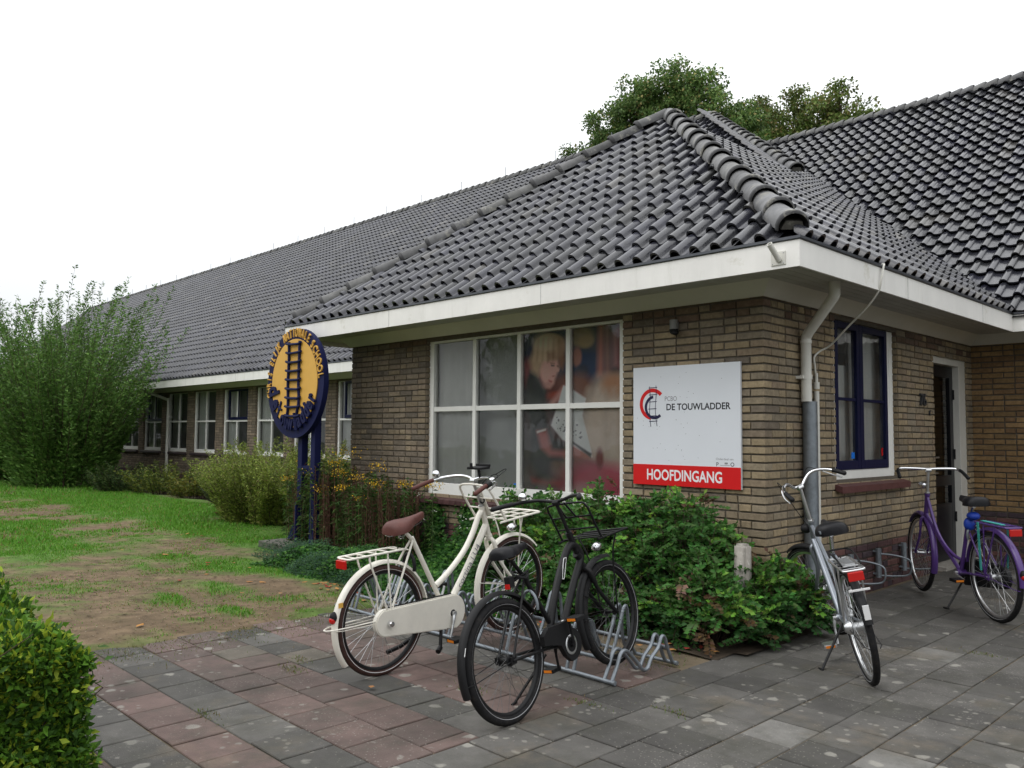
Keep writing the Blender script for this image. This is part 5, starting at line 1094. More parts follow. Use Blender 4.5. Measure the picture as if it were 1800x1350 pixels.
# ---- black bicycle
ck=dict(W=1.161,headbot=(.935,0,.705),headtop=(.845,0,.930),stem=(.760,0,1.155),bb=(.554,0,.293),seatcl=(.285,0,.79),saddle=(.205,0,.955),type='loop',frame='black',fender='blackm',tyre='rubber',tyre_r=.027,rim='black',stripem='reflg',spokem='steeld',grip='blackm',saddlem='saddleb',case='half',crank=97,
 bar=[(.760,0,1.165),(.765,.06,1.172),(.745,.14,1.188),(.685,.235,1.192),(.62,.285,1.190),(.525,.345,1.183)],gripn=9,fr0=196,fr1=30,ff0=205,ff1=78,barm='black',stemm='black',forkm='black',crankm='black',bell=(.69,.215,1.225),hlamp=(1.14,0,.80),rack=False,stand=(.245,.20,.02),standbase=(.42,.03,.27),narrow=True,postm='black',forkr=.017,springs=False,tr=.0165,fer=.383,staym='black',hub='black')
b,ST,part,stv=bike('matt black city bicycle with front carrier standing before the cream one in the rack',(.288,-3.089,97.24,9.5,.633,.078),ck)
g=MB(); g.X=ST; zr=.885
g.tube(smooth_path([(.93,-.16,zr-.01),(1.24,-.16,zr),(1.32,-.155,zr),(1.335,-.10,zr),(1.335,.10,zr),(1.32,.155,zr),(1.24,.16,zr),(.93,.16,zr-.01)],4),.0075,10)
for x in(1.0,1.12,1.23): g.tube([(x,-.16,zr-.002),(x,.16,zr-.002)],.006,8)
g.tube(smooth_path([(.98,-.16,zr-.01),(.90,-.16,zr+.16),(.865,-.155,zr+.225),(.855,-.11,zr+.25),(.855,.11,zr+.25),(.865,.155,zr+.225),(.90,.16,zr+.16),(.98,.16,zr-.01)],5),.0075,10)
g.tube([(.90,-.16,zr+.155),(.90,.16,zr+.155)],.006,8); g.tube([(.945,-.16,zr+.07),(.945,.16,zr+.07)],.006,8); g.tube([(.80,-.03,1.15),(.90,-.04,zr+.155)],.007,8); g.tube([(.80,.03,1.15),(.90,.04,zr+.155)],.007,8)
for s in(-1,1): g.tube(smooth_path([(1.16,s*.155,zr-.01),(1.165,s*.10,.72),(1.161,s*.064,.36)],4),.006,8)
part('front_carrier',g,'black')
g=MB(); g.box(.13,.175,-.022,.022,.735,.80,bev=.006); tl=part('tail_lamp',g,'blackm',smooth=False); g=MB(); g.box(.124,.131,-.018,.018,.728,.758,bev=.002); part('lens',g,'red',tl,smooth=False)
g=MB()
for i in range(5): g.tube([(.255+.045*math.cos(t)+.004*i,.05*math.sin(t),.765+.012*math.sin(t*2+i)+.008*i) for t in np.linspace(0,6.28,20)],.0055,6,closed=False)
part('cable_lock',g,'blackm')
g=MB(); g.tube([(.315,.052*math.cos(t),.60+.08*math.sin(t)) for t in np.linspace(-.5,3.6,18)],.010,8); part('ring_lock',g,'galv')
g=MB(); P=[(-.372,-.0285),(-.372,.0)]; a=R_(170); g.add([(-.357,-.030,.470),(-.357,.012,.480),(-.338,.012,.520),(-.338,-.030,.512)],[(0,1,2,3)]); part('sticker',g,'reflw',smooth=False)
g=MB(); g.tube(smooth_path([(.715,-.0215,.80),(.700,-.0215,.79),(.655,-.0225,.69),(.660,-.0225,.68),(.675,-.0225,.685),(.73,-.0215,.79),(.728,-.0215,.80)],4,closed=True),.0025,5,closed=True); part('frame_emblem',g,'reflw')
g=MB(); g.lathe([(0,-.055),(.024,-.053),(.026,-.045),(0,-.045)],(.545,0,.42),'Y',16); part('motor_cap',g,'reflw')
# ---- silver bicycle leaning on its stand, front wheel turned
cs=dict(W=1.10,headbot=(.955,0,.735),headtop=(.905,0,.885),stem=(.868,0,1.155),bb=(.50,0,.29),seatcl=(.30,0,.76),saddle=(.235,0,.955),type='city',frame='silverp',fender='blackm',stripem='reflg',tyre='rubber',tyre_r=.021,rim='alu',grip='blackm',saddlem='saddleb',case=None,crank=80,steer=33,
 bar=[(.875,0,1.165),(.877,.04,1.168),(.865,.08,1.200),(.848,.115,1.222),(.825,.155,1.226),(.79,.20,1.212),(.740,.235,1.185),(.675,.255,1.150)],gripn=8,fr0=165,fr1=18,ff0=170,ff1=60,levers=(-1,1),stand=(.245,.235,.045),rackm='alu',rackz=.745,rackx=-.27,narrow=False,springs=False,bighub=2,forkm='silverp',forkr=.015,pedalm='alu',rackstay2=True,staym='black')
b,ST,part,stv=bike('silver grey trekking bicycle standing on its kickstand against the corner downpipe',(1.26,-1.035,126,11.7,.689,.02),cs)
g=MB(); g.box(-.20,.03,-.045,.045,.757,.764,bev=.002); 
for i in range(5): g.box(-.18+.045*i,-.16+.045*i,-.03,.03,.765,.772)
part('rack_plate',g,'alu',smooth=False)
g=MB(); g.tube(smooth_path([(-.22,-.055,.77),(-.10,-.06,.80),(.08,-.06,.81),(.12,0,.81),(.08,.06,.81),(-.10,.06,.80),(-.22,.055,.77)],5),.006,8); part('spring_clip',g,'black')
g=MB(); g.box(-.298,-.285,-.06,.06,.63,.64); part('licence_strip',g,'reflw',smooth=False)
g=MB(); g.lathe([(0,-.085),(.03,-.083),(.052,-.06),(.056,-.042),(.03,-.038)],(0,0,.35),'Y',24); part('drum_brake',g,'alu')
g=MB(); g.lathe([(0,.085),(.022,.083),(.04,.06),(.044,.042),(.03,.038)],(0,0,.35),'Y',24); part('gear_hub_cap',g,'alu')
g=MB(); g.box(.16,.22,-.103,.103,.925,.945); g=MB(); g.box(.085,.155,.078,.0855,.925,.942,bev=.002); part('saddle_badge',g,'galv',smooth=False)
g=MB(); g.X=ST; g.ball((.985,.0,.84),.035,12,8,(1.3,1,1)); part('headlamp',g,'blackm')
g=MB(); g.box(-.362,-.355,-.018,.018,.475,.56,bev=.002); part('mudguard_sticker',g,'reflw',smooth=False)
# ---- purple bicycle by the door
cp=dict(W=1.19,headbot=(1.045,0,.715),headtop=(1.000,0,.905),stem=(.965,0,1.125),bb=(.49,0,.294),seatcl=(.345,0,.74),saddle=(.275,0,.935),type='dual',tr=.016,dt=.018,ut=.0145,
 upper=[(.955,0,.78),(.86,0,.60),(.74,0,.49),(.60,0,.425),(.455,0,.40)],frame='purple',fender='purple',stripem='reflg',tyre='rubber',rim='alu',grip='blackm',saddlem='saddleb',case='full',casem='blackm',crank=10,steer=-9,
 bar=[(.975,0,1.135),(.985,.08,1.138),(.985,.17,1.140),(.975,.235,1.138),(.93,.268,1.12),(.83,.285,1.07)],gripn=9,fr0=182,fr1=8,ff0=200,ff1=40,taillight=168,stand=(.36,.20,.03),rackm='purple',rackz=.765,rackx=-.29,narrow=False,springs=False,rackstay2=True,hlamp=(1.03,.03,.99),pedalm='black',fer=.376)
b,ST,part,stv=bike('purple step-through bicycle with teal luggage strap parked beside the dark door',(1.268,1.406,135.76,2.14,.7234,.018),cp)
g=MB(); g.box(-.16,.12,-.012,.022,.772,.778); g.add([(.05,.075,.772),(.08,.075,.772),(.045,.085,.40),(.02,.085,.40),(.05,.079,.772),(.08,.079,.772),(.045,.089,.40),(.02,.089,.40)],[(0,1,2,3),(4,7,6,5),(0,4,5,1),(2,6,7,3),(1,5,6,2),(3,7,4,0)]); g.add([(-.10,-.075,.772),(-.07,-.075,.772),(-.02,-.085,.40),(-.045,-.085,.40)],[(0,1,2,3)]); part('luggage_strap',g,'teal',smooth=False)
g=MB(); g.ball((.225,.02,.80),.045,14,9,(1.2,1.1,.8)); g.ball((.27,.03,.73),.042,14,9,(.9,1.1,1.3)); part('blue_lock_cover',g,'bluebag')
g=MB(); g.tube([(.265,.055*math.cos(t),.64+.075*math.sin(t)) for t in np.linspace(-.5,3.6,18)],.011,8); part('ring_lock',g,'galv')
# ================================================================ plants
def unit(v): return v/np.maximum(np.linalg.norm(v,axis=-1,keepdims=True),1e-9)
def leafmesh(P,D,L,W,C,up=.5,fold=.25,droop=0.0,nb=(0,0,1)):
    """P base points, D directions, one folded pointed leaf each"""
    n=len(P); D=unit(D); r=rng.normal(size=(n,3)); nrm=unit(r*(1-up)+np.array(nb)*up*1.6); side=unit(np.cross(D,nrm)); nn=np.cross(side,D)
    L=np.broadcast_to(L,(n,))[:,None]; W=np.broadcast_to(W,(n,))[:,None]
    mid=P+D*L*.45; tip=P+D*L+np.array([0,0,-1])*L*droop
    a=mid-side*W*.5+nn*W*fold; b=mid+side*W*.5+nn*W*fold
    V=np.stack([P,a,tip,b],1).reshape(-1,3); i=np.arange(n)*4; F=np.concatenate([np.stack([i,i+1,i+2],1),np.stack([i,i+2,i+3],1)]); return V,F,np.repeat(C,4,0)
def colmix(n,cols,wts,jit=.2):
    cols=np.array(cols); k=rng.choice(len(cols),n,p=np.array(wts)/sum(wts)); return cols[k]*(1+rng.uniform(-jit,jit,(n,1)))
def merge(parts):
    V=[];F=[];C=[];o=0
    for v,f,c in parts: V.append(v);F.append(f+o);C.append(c);o+=len(v)
    return np.concatenate(V),np.concatenate(F),np.concatenate(C)
def stems_mesh(name,paths,r,m,parent,taper=.35,n=5,col=None):
    mb=MB()
    for p in paths:
        k=len(p); rr=[(r if not isinstance(r,list) else r[0])*(1-(1-taper)*i/(k-1)) for i in range(k)]; mb.tube(p,rr,n,col=col)
    return obj(name,mb,M[m],parent,smooth=True,ang=80,fix=False)
G_D=[(.030,.065,.016),(.045,.095,.022),(.065,.13,.028),(.09,.15,.035)]
# ---- trees behind the roofs
def npleaf(name,parts,parent=None,m='leaf'):
    V,F,C=merge(parts); return npobj(name,V,F,m,parent,colr=C)
def tree2(name,label,base,height,crown,cols,wts,nl,leaf,seed,trunk_r=.22,group=None,cl_s=(.22,.55),dens=34):
    global rng
    r0=np.random.default_rng(seed); rng_old=rng; rng=r0; rs=random.Random(seed)
    t=thing(name,label,'tree',base,group=group)
    trunk=[Vector((.15*math.sin(i*1.1+seed),.12*math.cos(i*.9),height*.62*i/7)) for i in range(8)]; mb=MB(); mb.tube(trunk,[trunk_r*(1-.6*i/7) for i in range(8)],9)
    cl=[]
    for (dx,dy,z,rx,ry,rz) in crown:
        nc=int(dens*(rx*ry*rz)**.6)+12
        st=trunk[min(7,max(2,int((z*.55)/(height*.62)*7)))]; tip=Vector((dx,dy,z))
        limb=smooth_path([st,st.lerp(tip,.5)+Vector((0,0,.25)),tip],4); mb.tube(limb,[trunk_r*.42*(1-.75*i/(len(limb)-1)) for i in range(len(limb))],6)
        for _ in range(nc):
            d=unit(r0.normal(size=3)); rad=r0.uniform(.15,1.12)**.6; c=np.array([dx,dy,z])+d*rad*np.array([rx,ry,rz]); cl.append((c,r0.uniform(*cl_s)))
            if rad>.6 and rs.random()<.6:
                pth=smooth_path([tip.lerp(st,.2),Vector(c)*.55+tip*.45+Vector((0,0,.1)),Vector(c)],3); mb.tube(pth,[.03,.027,.024,.02,.016,.012,.008][:len(pth)],4)
    obj('trunk',mb,M['wood'],t,smooth=True,ang=80,fix=False)
    w=np.array([s**2 for _,s in cl]); w/=w.sum(); k=r0.choice(len(cl),nl,p=w); cc=np.array([c for c,_ in cl])[k]; ss=np.array([s for _,s in cl])[k]
    d=unit(r0.normal(size=(nl,3))); P=cc+d*(r0.uniform(0,1,nl)**.5*ss)[:,None]*np.array([1.15,1.15,.8])
    tone=np.array([r0.uniform(.7,1.3) for _ in cl])[k][:,None]
    D=unit(d*.7+np.array([0,0,-.35])+r0.normal(size=(nl,3))*.5)
    npleaf('crown',[leafmesh(P,D,r0.uniform(.7,1.25,nl)*leaf,r0.uniform(.5,.75,nl)*leaf,colmix(nl,cols,wts)*tone,up=.4)],t)
    rng=rng_old; return t
gd=[(.08,.145,.04),(.13,.215,.06),(.19,.27,.08),(.29,.25,.09)]
TG='trees behind the school roofs'
tree2('broadleaf_tree','tall dark green broadleaf tree with pointed tops rising behind the entrance roof',(-19,25,0),19,[(-4.5,0,14.8,1.2,1.3,1.4),(-3.2,0,15.8,1.2,1.3,1.7),(-1.4,0,16.9,1.35,1.3,2.3),(.7,0,16.5,1.25,1.3,2.3),(2.5,0,15.8,1.2,1.3,2.1),(4.2,0,14.2,1.2,1.3,1.6),(-.2,0,13.6,4.6,2.0,2.2)],gd,[.34,.4,.2,.06],66000,.16,11,.3,TG,cl_s=(.22,.52),dens=40)
tree2('broadleaf_tree','rounder olive green tree behind the roof right of the dark pointed tree',(-13.5,30,0),17.5,[(-3.1,0,15.9,1.0,1.2,2.1),(-1,0,15.4,1.7,1.5,2.4),(1,0,15.2,1.8,1.5,2.3),(2.7,0,13.8,1.3,1.4,1.8),(0,0,12.8,4.0,2.0,2.2)],[(.10,.15,.035),(.14,.20,.05),(.20,.22,.07),(.23,.18,.07)],[.3,.4,.2,.1],56000,.16,12,.28,TG,cl_s=(.22,.52),dens=42)
tree2('broadleaf_tree','distant small treetop just showing above the far roof ridge',(-58,30,0),14,[(0,0,12.9,1.5,1.5,1.6),(.5,0,11.5,2.4,2,1.2)],gd,[.3,.4,.2,.1],9000,.2,13,.25,TG)
# ---- tall willow-like shrub on the left
def shoots(cx,cy,rx,ry,n,hmin,hmax,lean,leafL,leafW,nleaf,cols,wts,rs,stem_r=.012,start=.25,curve=.3,zbase=0,lowleaf=0.0,out=.55):
    """upright leafy shoots; returns stems paths and leaf arrays"""
    paths=[];Ps=[];Ds=[];Ls=[];Cs=[]
    for i in range(n):
        a=rs.uniform(0,2*math.pi); q=math.sqrt(rs.random()); x=cx+rx*.45*q*math.cos(a); y=cy+ry*.45*q*math.sin(a); h=rs.uniform(hmin,hmax)*(1-.35*q*q); l=lean*(.15+q)*h; 
        ex,ey=x+math.cos(a)*l*rx/max(rx,ry)+rs.gauss(0,.06)*h,y+math.sin(a)*l*ry/max(rx,ry)+rs.gauss(0,.06)*h
        p=[]; 
        for j in range(7):
            t=j/6; b=t**(1+curve); p.append(Vector((x+(ex-x)*b+.02*h*math.sin(t*5+i),y+(ey-y)*b+.02*h*math.cos(t*4+i),zbase+h*(t-.12*t*t*lean))))
        paths.append(p); P=np.array([v[:] for v in p]); tt=np.array([rs.uniform(start,1) if rs.random()>lowleaf else rs.uniform(0,.4) for _ in range(nleaf)]); 
        s=tt*6; i0=np.minimum(s.astype(int),5); f=(s-i0)[:,None]; pos=P[i0]*(1-f)+P[i0+1]*f; dr=unit(P[i0+1]-P[i0])
        ang=np.array([rs.uniform(0,6.283) for _ in range(nleaf)]); ra=np.stack([np.cos(ang),np.sin(ang),np.zeros(nleaf)],1)
        spread=(1-tt)[:,None]*np.array([rs.uniform(0,.42) for _ in range(nleaf)])[:,None]*min(1.2,h*.3)
        Ps.append(pos+ra*spread); Ds.append(dr*out+ra*(1.0-out*.3)+rng.normal(size=(nleaf,3))*.2); Ls.append(rng.uniform(.7,1.2,nleaf)*leafL*(1-.3*tt)); Cs.append(colmix(nleaf,cols,wts)*rs.uniform(.75,1.25))
    P=np.concatenate(Ps);L=np.concatenate(Ls); return paths,(P,np.concatenate(Ds),L,L*leafW/leafL,np.concatenate(Cs))
def shrub(name,label,cat,group=None,stemcol='wood',**k):
    rs=random.Random(k.pop('seed',1)); sr=k.get('stem_r',.012); t=thing(name,label,cat,(k['cx'],k['cy'],0),group=group); k['cx']=0;k['cy']=0
    up=k.pop('up',.45); fold=k.pop('fold',.25)
    paths,(P,D,L,Wd,C)=shoots(rs=rs,**k); stems_mesh('stems',paths,sr,'wood',t,taper=.2,n=4)
    npleaf('foliage',[leafmesh(P,D,L,Wd,C,up=up,fold=fold)],t); return t
willow=[(.085,.175,.038),(.11,.215,.046),(.15,.265,.06),(.065,.135,.030),(.14,.18,.055)]
shrub('willow_shrub','tall feathery green willow-like shrub hiding the far end of the long wing','shrub',cx=-21.3,cy=.75,rx=2.8,ry=2.1,n=380,hmin=2.2,hmax=6.7,lean=.50,leafL=.135,leafW=.048,nleaf=330,lowleaf=.25,cols=willow,wts=[.3,.35,.2,.1,.05],seed=4,stem_r=.011,start=.10,curve=.35,up=.3)
shrub('willow_shrub','second feathery green shrub at the left edge of the lawn, left of the tallest one','shrub',cx=-25.2,cy=.2,rx=3.2,ry=2.2,n=240,hmin=2.4,hmax=7.0,lean=.48,leafL=.15,leafW=.052,nleaf=270,lowleaf=.25,cols=willow,wts=[.3,.35,.2,.1,.05],seed=5,stem_r=.02,start=.1,curve=.2,up=.3)
# distant greenery closing the view to the left
gb=[(.03,.06,.018),(.045,.085,.022),(.07,.11,.03)]
for i,(x,y,h,r) in enumerate([(-62,2,7,4.5),(-64,-7,6,4.5),(-58,-15,7,5),(-70,9,8,5)]):
    tree2('garden_tree',['bushy tree closing the view beyond the willow shrubs','low bushy tree at the far left end of the garden','broad dark tree at the far left beyond the lawn','tall bushy tree beside the far end of the long wing'][i],(x,y,0),h,[(0,0,h*.5,r,r,h*.42),(r*.4,0,h*.3,r*.8,r,h*.3),(-r*.4,0,h*.28,r*.8,r,h*.28)],gb,[.4,.4,.2],11000,.38,30+i,.2,'trees at the far end of the garden',cl_s=(.5,1.0),dens=18)
# ---- beds along the long wing
low=[('bushy green shrub with yellowish tips below the far windows',-16.8,1.7,1.0,.9,.95,[(.12,.17,.03),(.2,.22,.04),(.06,.10,.025)]),
 ('dark green low shrub under the willow shrub',-18.2,1.2,1.1,.9,.85,[(.03,.06,.02),(.05,.09,.025),(.08,.12,.03)]),
 ('yellow green leafy shrub in the border near the white drain pipe',-15.3,1.9,1.0,.8,.75,[(.16,.2,.03),(.09,.13,.03),(.22,.2,.04)]),
 ('fine grey green cushion plant at the edge of the long border',-12.9,1.7,.9,.7,.62,[(.09,.12,.05),(.12,.15,.06),(.06,.08,.04)]),
 ('reddish brown perennial clump in the long border',-13.9,2.2,.8,.7,.80,[(.13,.07,.04),(.10,.10,.035),(.17,.09,.05)]),
 ('brownish green shrub between the drain pipe and the spirea bush',-11.3,2.0,1.1,.8,.78,[(.09,.085,.04),(.12,.11,.045),(.07,.09,.03)]),
 ('bright green upright plant in front of the long wing wall',-14.5,2.7,.5,.4,1.0,[(.06,.22,.03),(.09,.26,.04)]),
 ('pale green shrub at the far left end of the border',-24.5,1.5,1.6,1.0,1.1,[(.09,.13,.04),(.12,.17,.05),(.05,.08,.02)]),
 ('dark shrub beneath the left willow shrub',-21.8,.6,1.6,1.0,.9,[(.025,.05,.018),(.05,.09,.025)])]
for i,(lb,x,y,rx,ry,h,cl_) in enumerate(low):
    shrub('border_shrub',lb,'shrub','low shrubs in the border of the long wing',cx=x,cy=y,rx=rx*1.3,ry=ry*1.3,n=70,hmin=h*.6,hmax=h,lean=.75,leafL=.075,leafW=.035,nleaf=75,cols=cl_,wts=[1]*len(cl_),seed=50+i,stem_r=.006,start=.12,curve=.1,out=.3)
# ---- spirea bushes beside the round sign
sp=[(.19,.25,.045),(.26,.33,.06),(.11,.16,.034),(.33,.38,.10),(.22,.19,.07)]
shrub('spirea_bush','large loose yellow green bush on the lawn edge left of the round sign','bush',cx=-9.45,cy=.65,rx=2.2,ry=1.35,n=600,hmin=.75,hmax=1.62,lean=.80,leafL=.058,leafW=.024,nleaf=190,cols=sp,wts=[.3,.3,.2,.1,.1],seed=21,stem_r=.005,start=.06,curve=.3,lowleaf=.15,out=.5)
shrub('spirea_bush','smaller yellow green bush directly behind the posts of the round sign','bush',cx=-7.15,cy=.55,rx=1.3,ry=1.0,n=380,hmin=.7,hmax=1.6,lean=.65,leafL=.058,leafW=.024,nleaf=180,cols=sp,wts=[.3,.3,.2,.1,.1],seed=22,stem_r=.005,start=.06,curve=.3,lowleaf=.15,out=.5)
shrub('feathery_shrub','tall wispy pale green shrub in front of the last long wing windows','shrub',cx=-7.4,cy=1.9,rx=1.3,ry=.7,n=150,hmin=1.2,hmax=2.15,lean=.4,leafL=.055,leafW=.018,nleaf=170,cols=[(.18,.24,.08),(.24,.28,.11),(.12,.16,.06)],wts=[1,1,1],seed=23,stem_r=.006,start=.2,curve=.2,out=.6)
# ---- golden rod patch
def goldenrod():
    rs=random.Random(31); C0=(-5.25,-.42)
    specs=[]
    for i in range(380):
        x=rs.uniform(-6.35,-4.15); y=rs.uniform(-.78,-.10); dead=rs.random()<(.80 if x>-5.6 else .5); h=rs.uniform(.65,1.02)+(.12 if x<-5.2 else 0)
        specs.append((x,y,h,dead,rs.random()))
    for side in range(1):
        t=thing('goldenrod','dense patch of brown stemmed goldenrod against the brick wall beside the sign posts','flowering plant',(C0[0],C0[1],0))
        mbd=MB(); parts=[]; fl=MB()
        for x,y,h,dead,r in specs:
            x-=C0[0];y-=C0[1]; lx,ly=rs.gauss(0,.05),rs.gauss(0,.04)-.03
            p=[Vector((x+lx*t_*t_*h,y+ly*t_*h,h*t_)) for t_ in(0,.25,.5,.75,1)]
            col=(.085,.040,.026) if dead else (.07,.09,.03)
            if dead and r<.3: col=(.14,.08,.045)
            mbd.tube(p,[.0045,.004,.0038,.003,.002],4,col=col)
            n=60; tt=rng.uniform(.05,1,n); P=np.stack([x+lx*tt**2*h,y+ly*tt*h,h*tt],1); a=rng.uniform(0,6.283,n)
            if dead:
                D=np.stack([np.cos(a)*.35,np.sin(a)*.35,rng.uniform(-1.1,.6,n)],1); c=colmix(n,[(.10,.05,.032),(.065,.035,.024),(.15,.085,.05)],[1,1,.6]); parts.append(leafmesh(P,D,rng.uniform(.02,.06,n),.007,c))
            else:
                D=np.stack([np.cos(a),np.sin(a),rng.uniform(-.5,.5,n)],1); c=colmix(n,[(.05,.11,.025),(.08,.16,.035),(.10,.13,.05)],[1,1,.7]); parts.append(leafmesh(P,D,rng.uniform(.05,.11,n),.014,c,droop=.3))
        for (x,y,h,s) in [(-6.25,-.6,1.13,.06),(-5.25,-.55,1.25,.09),(-5.8,-.7,1.0,.05),(-5.55,-.72,.80,.06),(-4.95,-.6,.98,.06),(-4.55,-.6,1.12,.07),(-4.45,-.65,.92,.07),(-4.1,-.55,.93,.05),(-3.75,-.42,.93,.06),(-5.1,-.7,.86,.05),(-6.4,-.65,.90,.06),(-5.35,-.6,1.02,.06),(-6.0,-.65,.72,.05),(-4.75,-.7,.75,.04),(-5.6,-.5,1.12,.06)]:
            mbd.tube([(x-C0[0],y-C0[1],0),(x-C0[0]+.01,y-C0[1],h*.5),(x-C0[0],y-C0[1],h)],[.004,.0035,.0025],4,col=(.06,.08,.03))
            n=80; q=rng.normal(size=(n,3))*np.array([s,s,s*.45]); P=q+np.array([x-C0[0],y-C0[1],h]); 
            parts.append(leafmesh(P,rng.normal(size=(n,3))+np.array([0,0,.6]),.021,.015,colmix(n,[(.80,.50,.02),(.55,.36,.03),(.25,.20,.05)],[1,.8,.8])))
            n=60; tt=rng.uniform(.2,.95,n); P=np.stack([np.full(n,x-C0[0]),np.full(n,y-C0[1]),h*tt],1); a=rng.uniform(0,6.283,n); parts.append(leafmesh(P,np.stack([np.cos(a),np.sin(a),rng.uniform(-.4,.4,n)],1),rng.uniform(.05,.1,n),.013,colmix(n,[(.05,.11,.025),(.08,.16,.035)],[1,1]),droop=.3))
        obj('stems',mbd,M['stem'],t,fix=False); npleaf('foliage',parts,t)
goldenrod()
# ---- ground cover and ivy
def cover(name,label,poly_fn,n,h,leaf,cols,wts,seed,aspect=.7,flowers=0,cat='ground cover'):
    rs=np.random.default_rng(seed); P=[]
    while sum(len(p) for p in P)<n:
        q=rs.uniform(0,1,(n,3)); x,y,hh=poly_fn(q[:,0],q[:,1]); z=hh*h*q[:,2]**.6; ok=hh>.02; P.append(np.stack([x,y,z+.02],1)[ok])
    P=np.concatenate(P)[:n]; a=rs.uniform(0,6.283,n); D=np.stack([np.cos(a),np.sin(a),rs.uniform(-.1,.7,n)],1); tone=np.array([.75+.5*(noise.noise(Vector((p[0]*4,p[1]*4,0)))+.5) for p in P])[:,None]
    o=npleaf(name,[leafmesh(P,D,rs.uniform(.6,1.2,n)*leaf,rs.uniform(.8,1.1,n)*leaf*aspect,colmix(n,cols,wts)*tone,up=.62,nb=(.35,-.6,.75))]); tag(o,label,cat,kind='stuff'); return o
dk=[(.020,.070,.014),(.032,.11,.018),(.052,.155,.024),(.09,.21,.032)]
def area1(u,v):
    x=-5.35+4.0*u; y0=-1.72+.10*np.sin(x*5)+.25*np.clip((x+2.6),0,1.2); y=y0+(-.05-y0)*v; e=np.minimum(1,np.minimum(v*6,u*9)); hh=(.55+.45*np.sin(x*3.1+y*4)*np.cos(x*1.7))*e*(1+.9*np.clip((y+.9),0,1)); return x,y,np.clip(hh,0,2)
cover('ground_cover','dark glossy green ground cover filling the bed along the front wall',area1,34000,.30,.045,dk,[.35,.35,.2,.1],41)
def area2(u,v):
    x=-5.9+2.8*u; y=-1.45-.3*np.clip((x+5.2)*1.5,0,1)+.65*v; return x,y,np.clip(np.minimum(v*5,(1-u)*5),0,1)*(.7+.3*np.sin(x*7))
cover('creeping_juniper','blue green creeping conifer at the front corner of the bed beside the sign footing',area2,14000,.24,.030,[(.025,.07,.035),(.04,.10,.05),(.06,.13,.04)],[1,1,.6],42,.3)
def ivy(label,x0,x1,ztop,n,seed,group='ivy strands on the front wall',fan=.0):
    rs=np.random.default_rng(seed); rr=random.Random(seed); t=thing('ivy',label,'ivy',((x0+x1)/2,0,0),group=group); xc_=(x0+x1)/2; mb=MB(); P=[];w=x1-x0
    for k in range(7):
        x=rr.uniform(-w/2,w/2); zz=ztop*rr.uniform(.7,1); pts=[Vector((x+.05*math.sin(i*1.3+k),-.022,zz*i/9)) for i in range(10)]; mb.tube(pts,[.005-.0003*i for i in range(10)],4)
        for _ in range(n//7): f=rr.random()**.8; q=pts[min(9,int(f*9.99))]; P.append((q.x+rr.gauss(0,.045+.03*w),-.03-abs(rr.gauss(0,.022))-(.05*(1-f)),q.z+rr.gauss(0,.05)))
    obj('stems',mb,M['wood'],t,smooth=True,fix=False); P=np.array(P); m=len(P); a=rs.uniform(0,6.283,m); D=np.stack([np.cos(a)*.8,-.35+rs.normal(size=m)*.2,np.sin(a)*.5-.45],1)
    V,F,C=leafmesh(P,D,rs.uniform(.7,1.2,m)*.046,rs.uniform(.8,1.1,m)*.040,colmix(m,dk+[(.12,.2,.05)],[.35,.35,.2,.05,.05]),up=.6,nb=(.1,-1,.35)); npleaf('foliage',[(V,F,C)],t)
ivy('short ivy strand left of the large window on the brick wall',-4.75,-4.50,.88,700,71)
ivy('narrow ivy strand climbing to the left end of the window sill',-4.22,-3.98,.78,800,72)
ivy('thick dark ivy climbing the wall behind the handlebar of the cream bicycle',-3.72,-3.28,.80,1900,73)
ivy('leafy climber under the middle of the window behind the black handlebar',-2.62,-2.35,.88,900,74)
ivy('thin climber with a few leaves reaching above the window sill',-2.95,-2.85,.98,220,75)
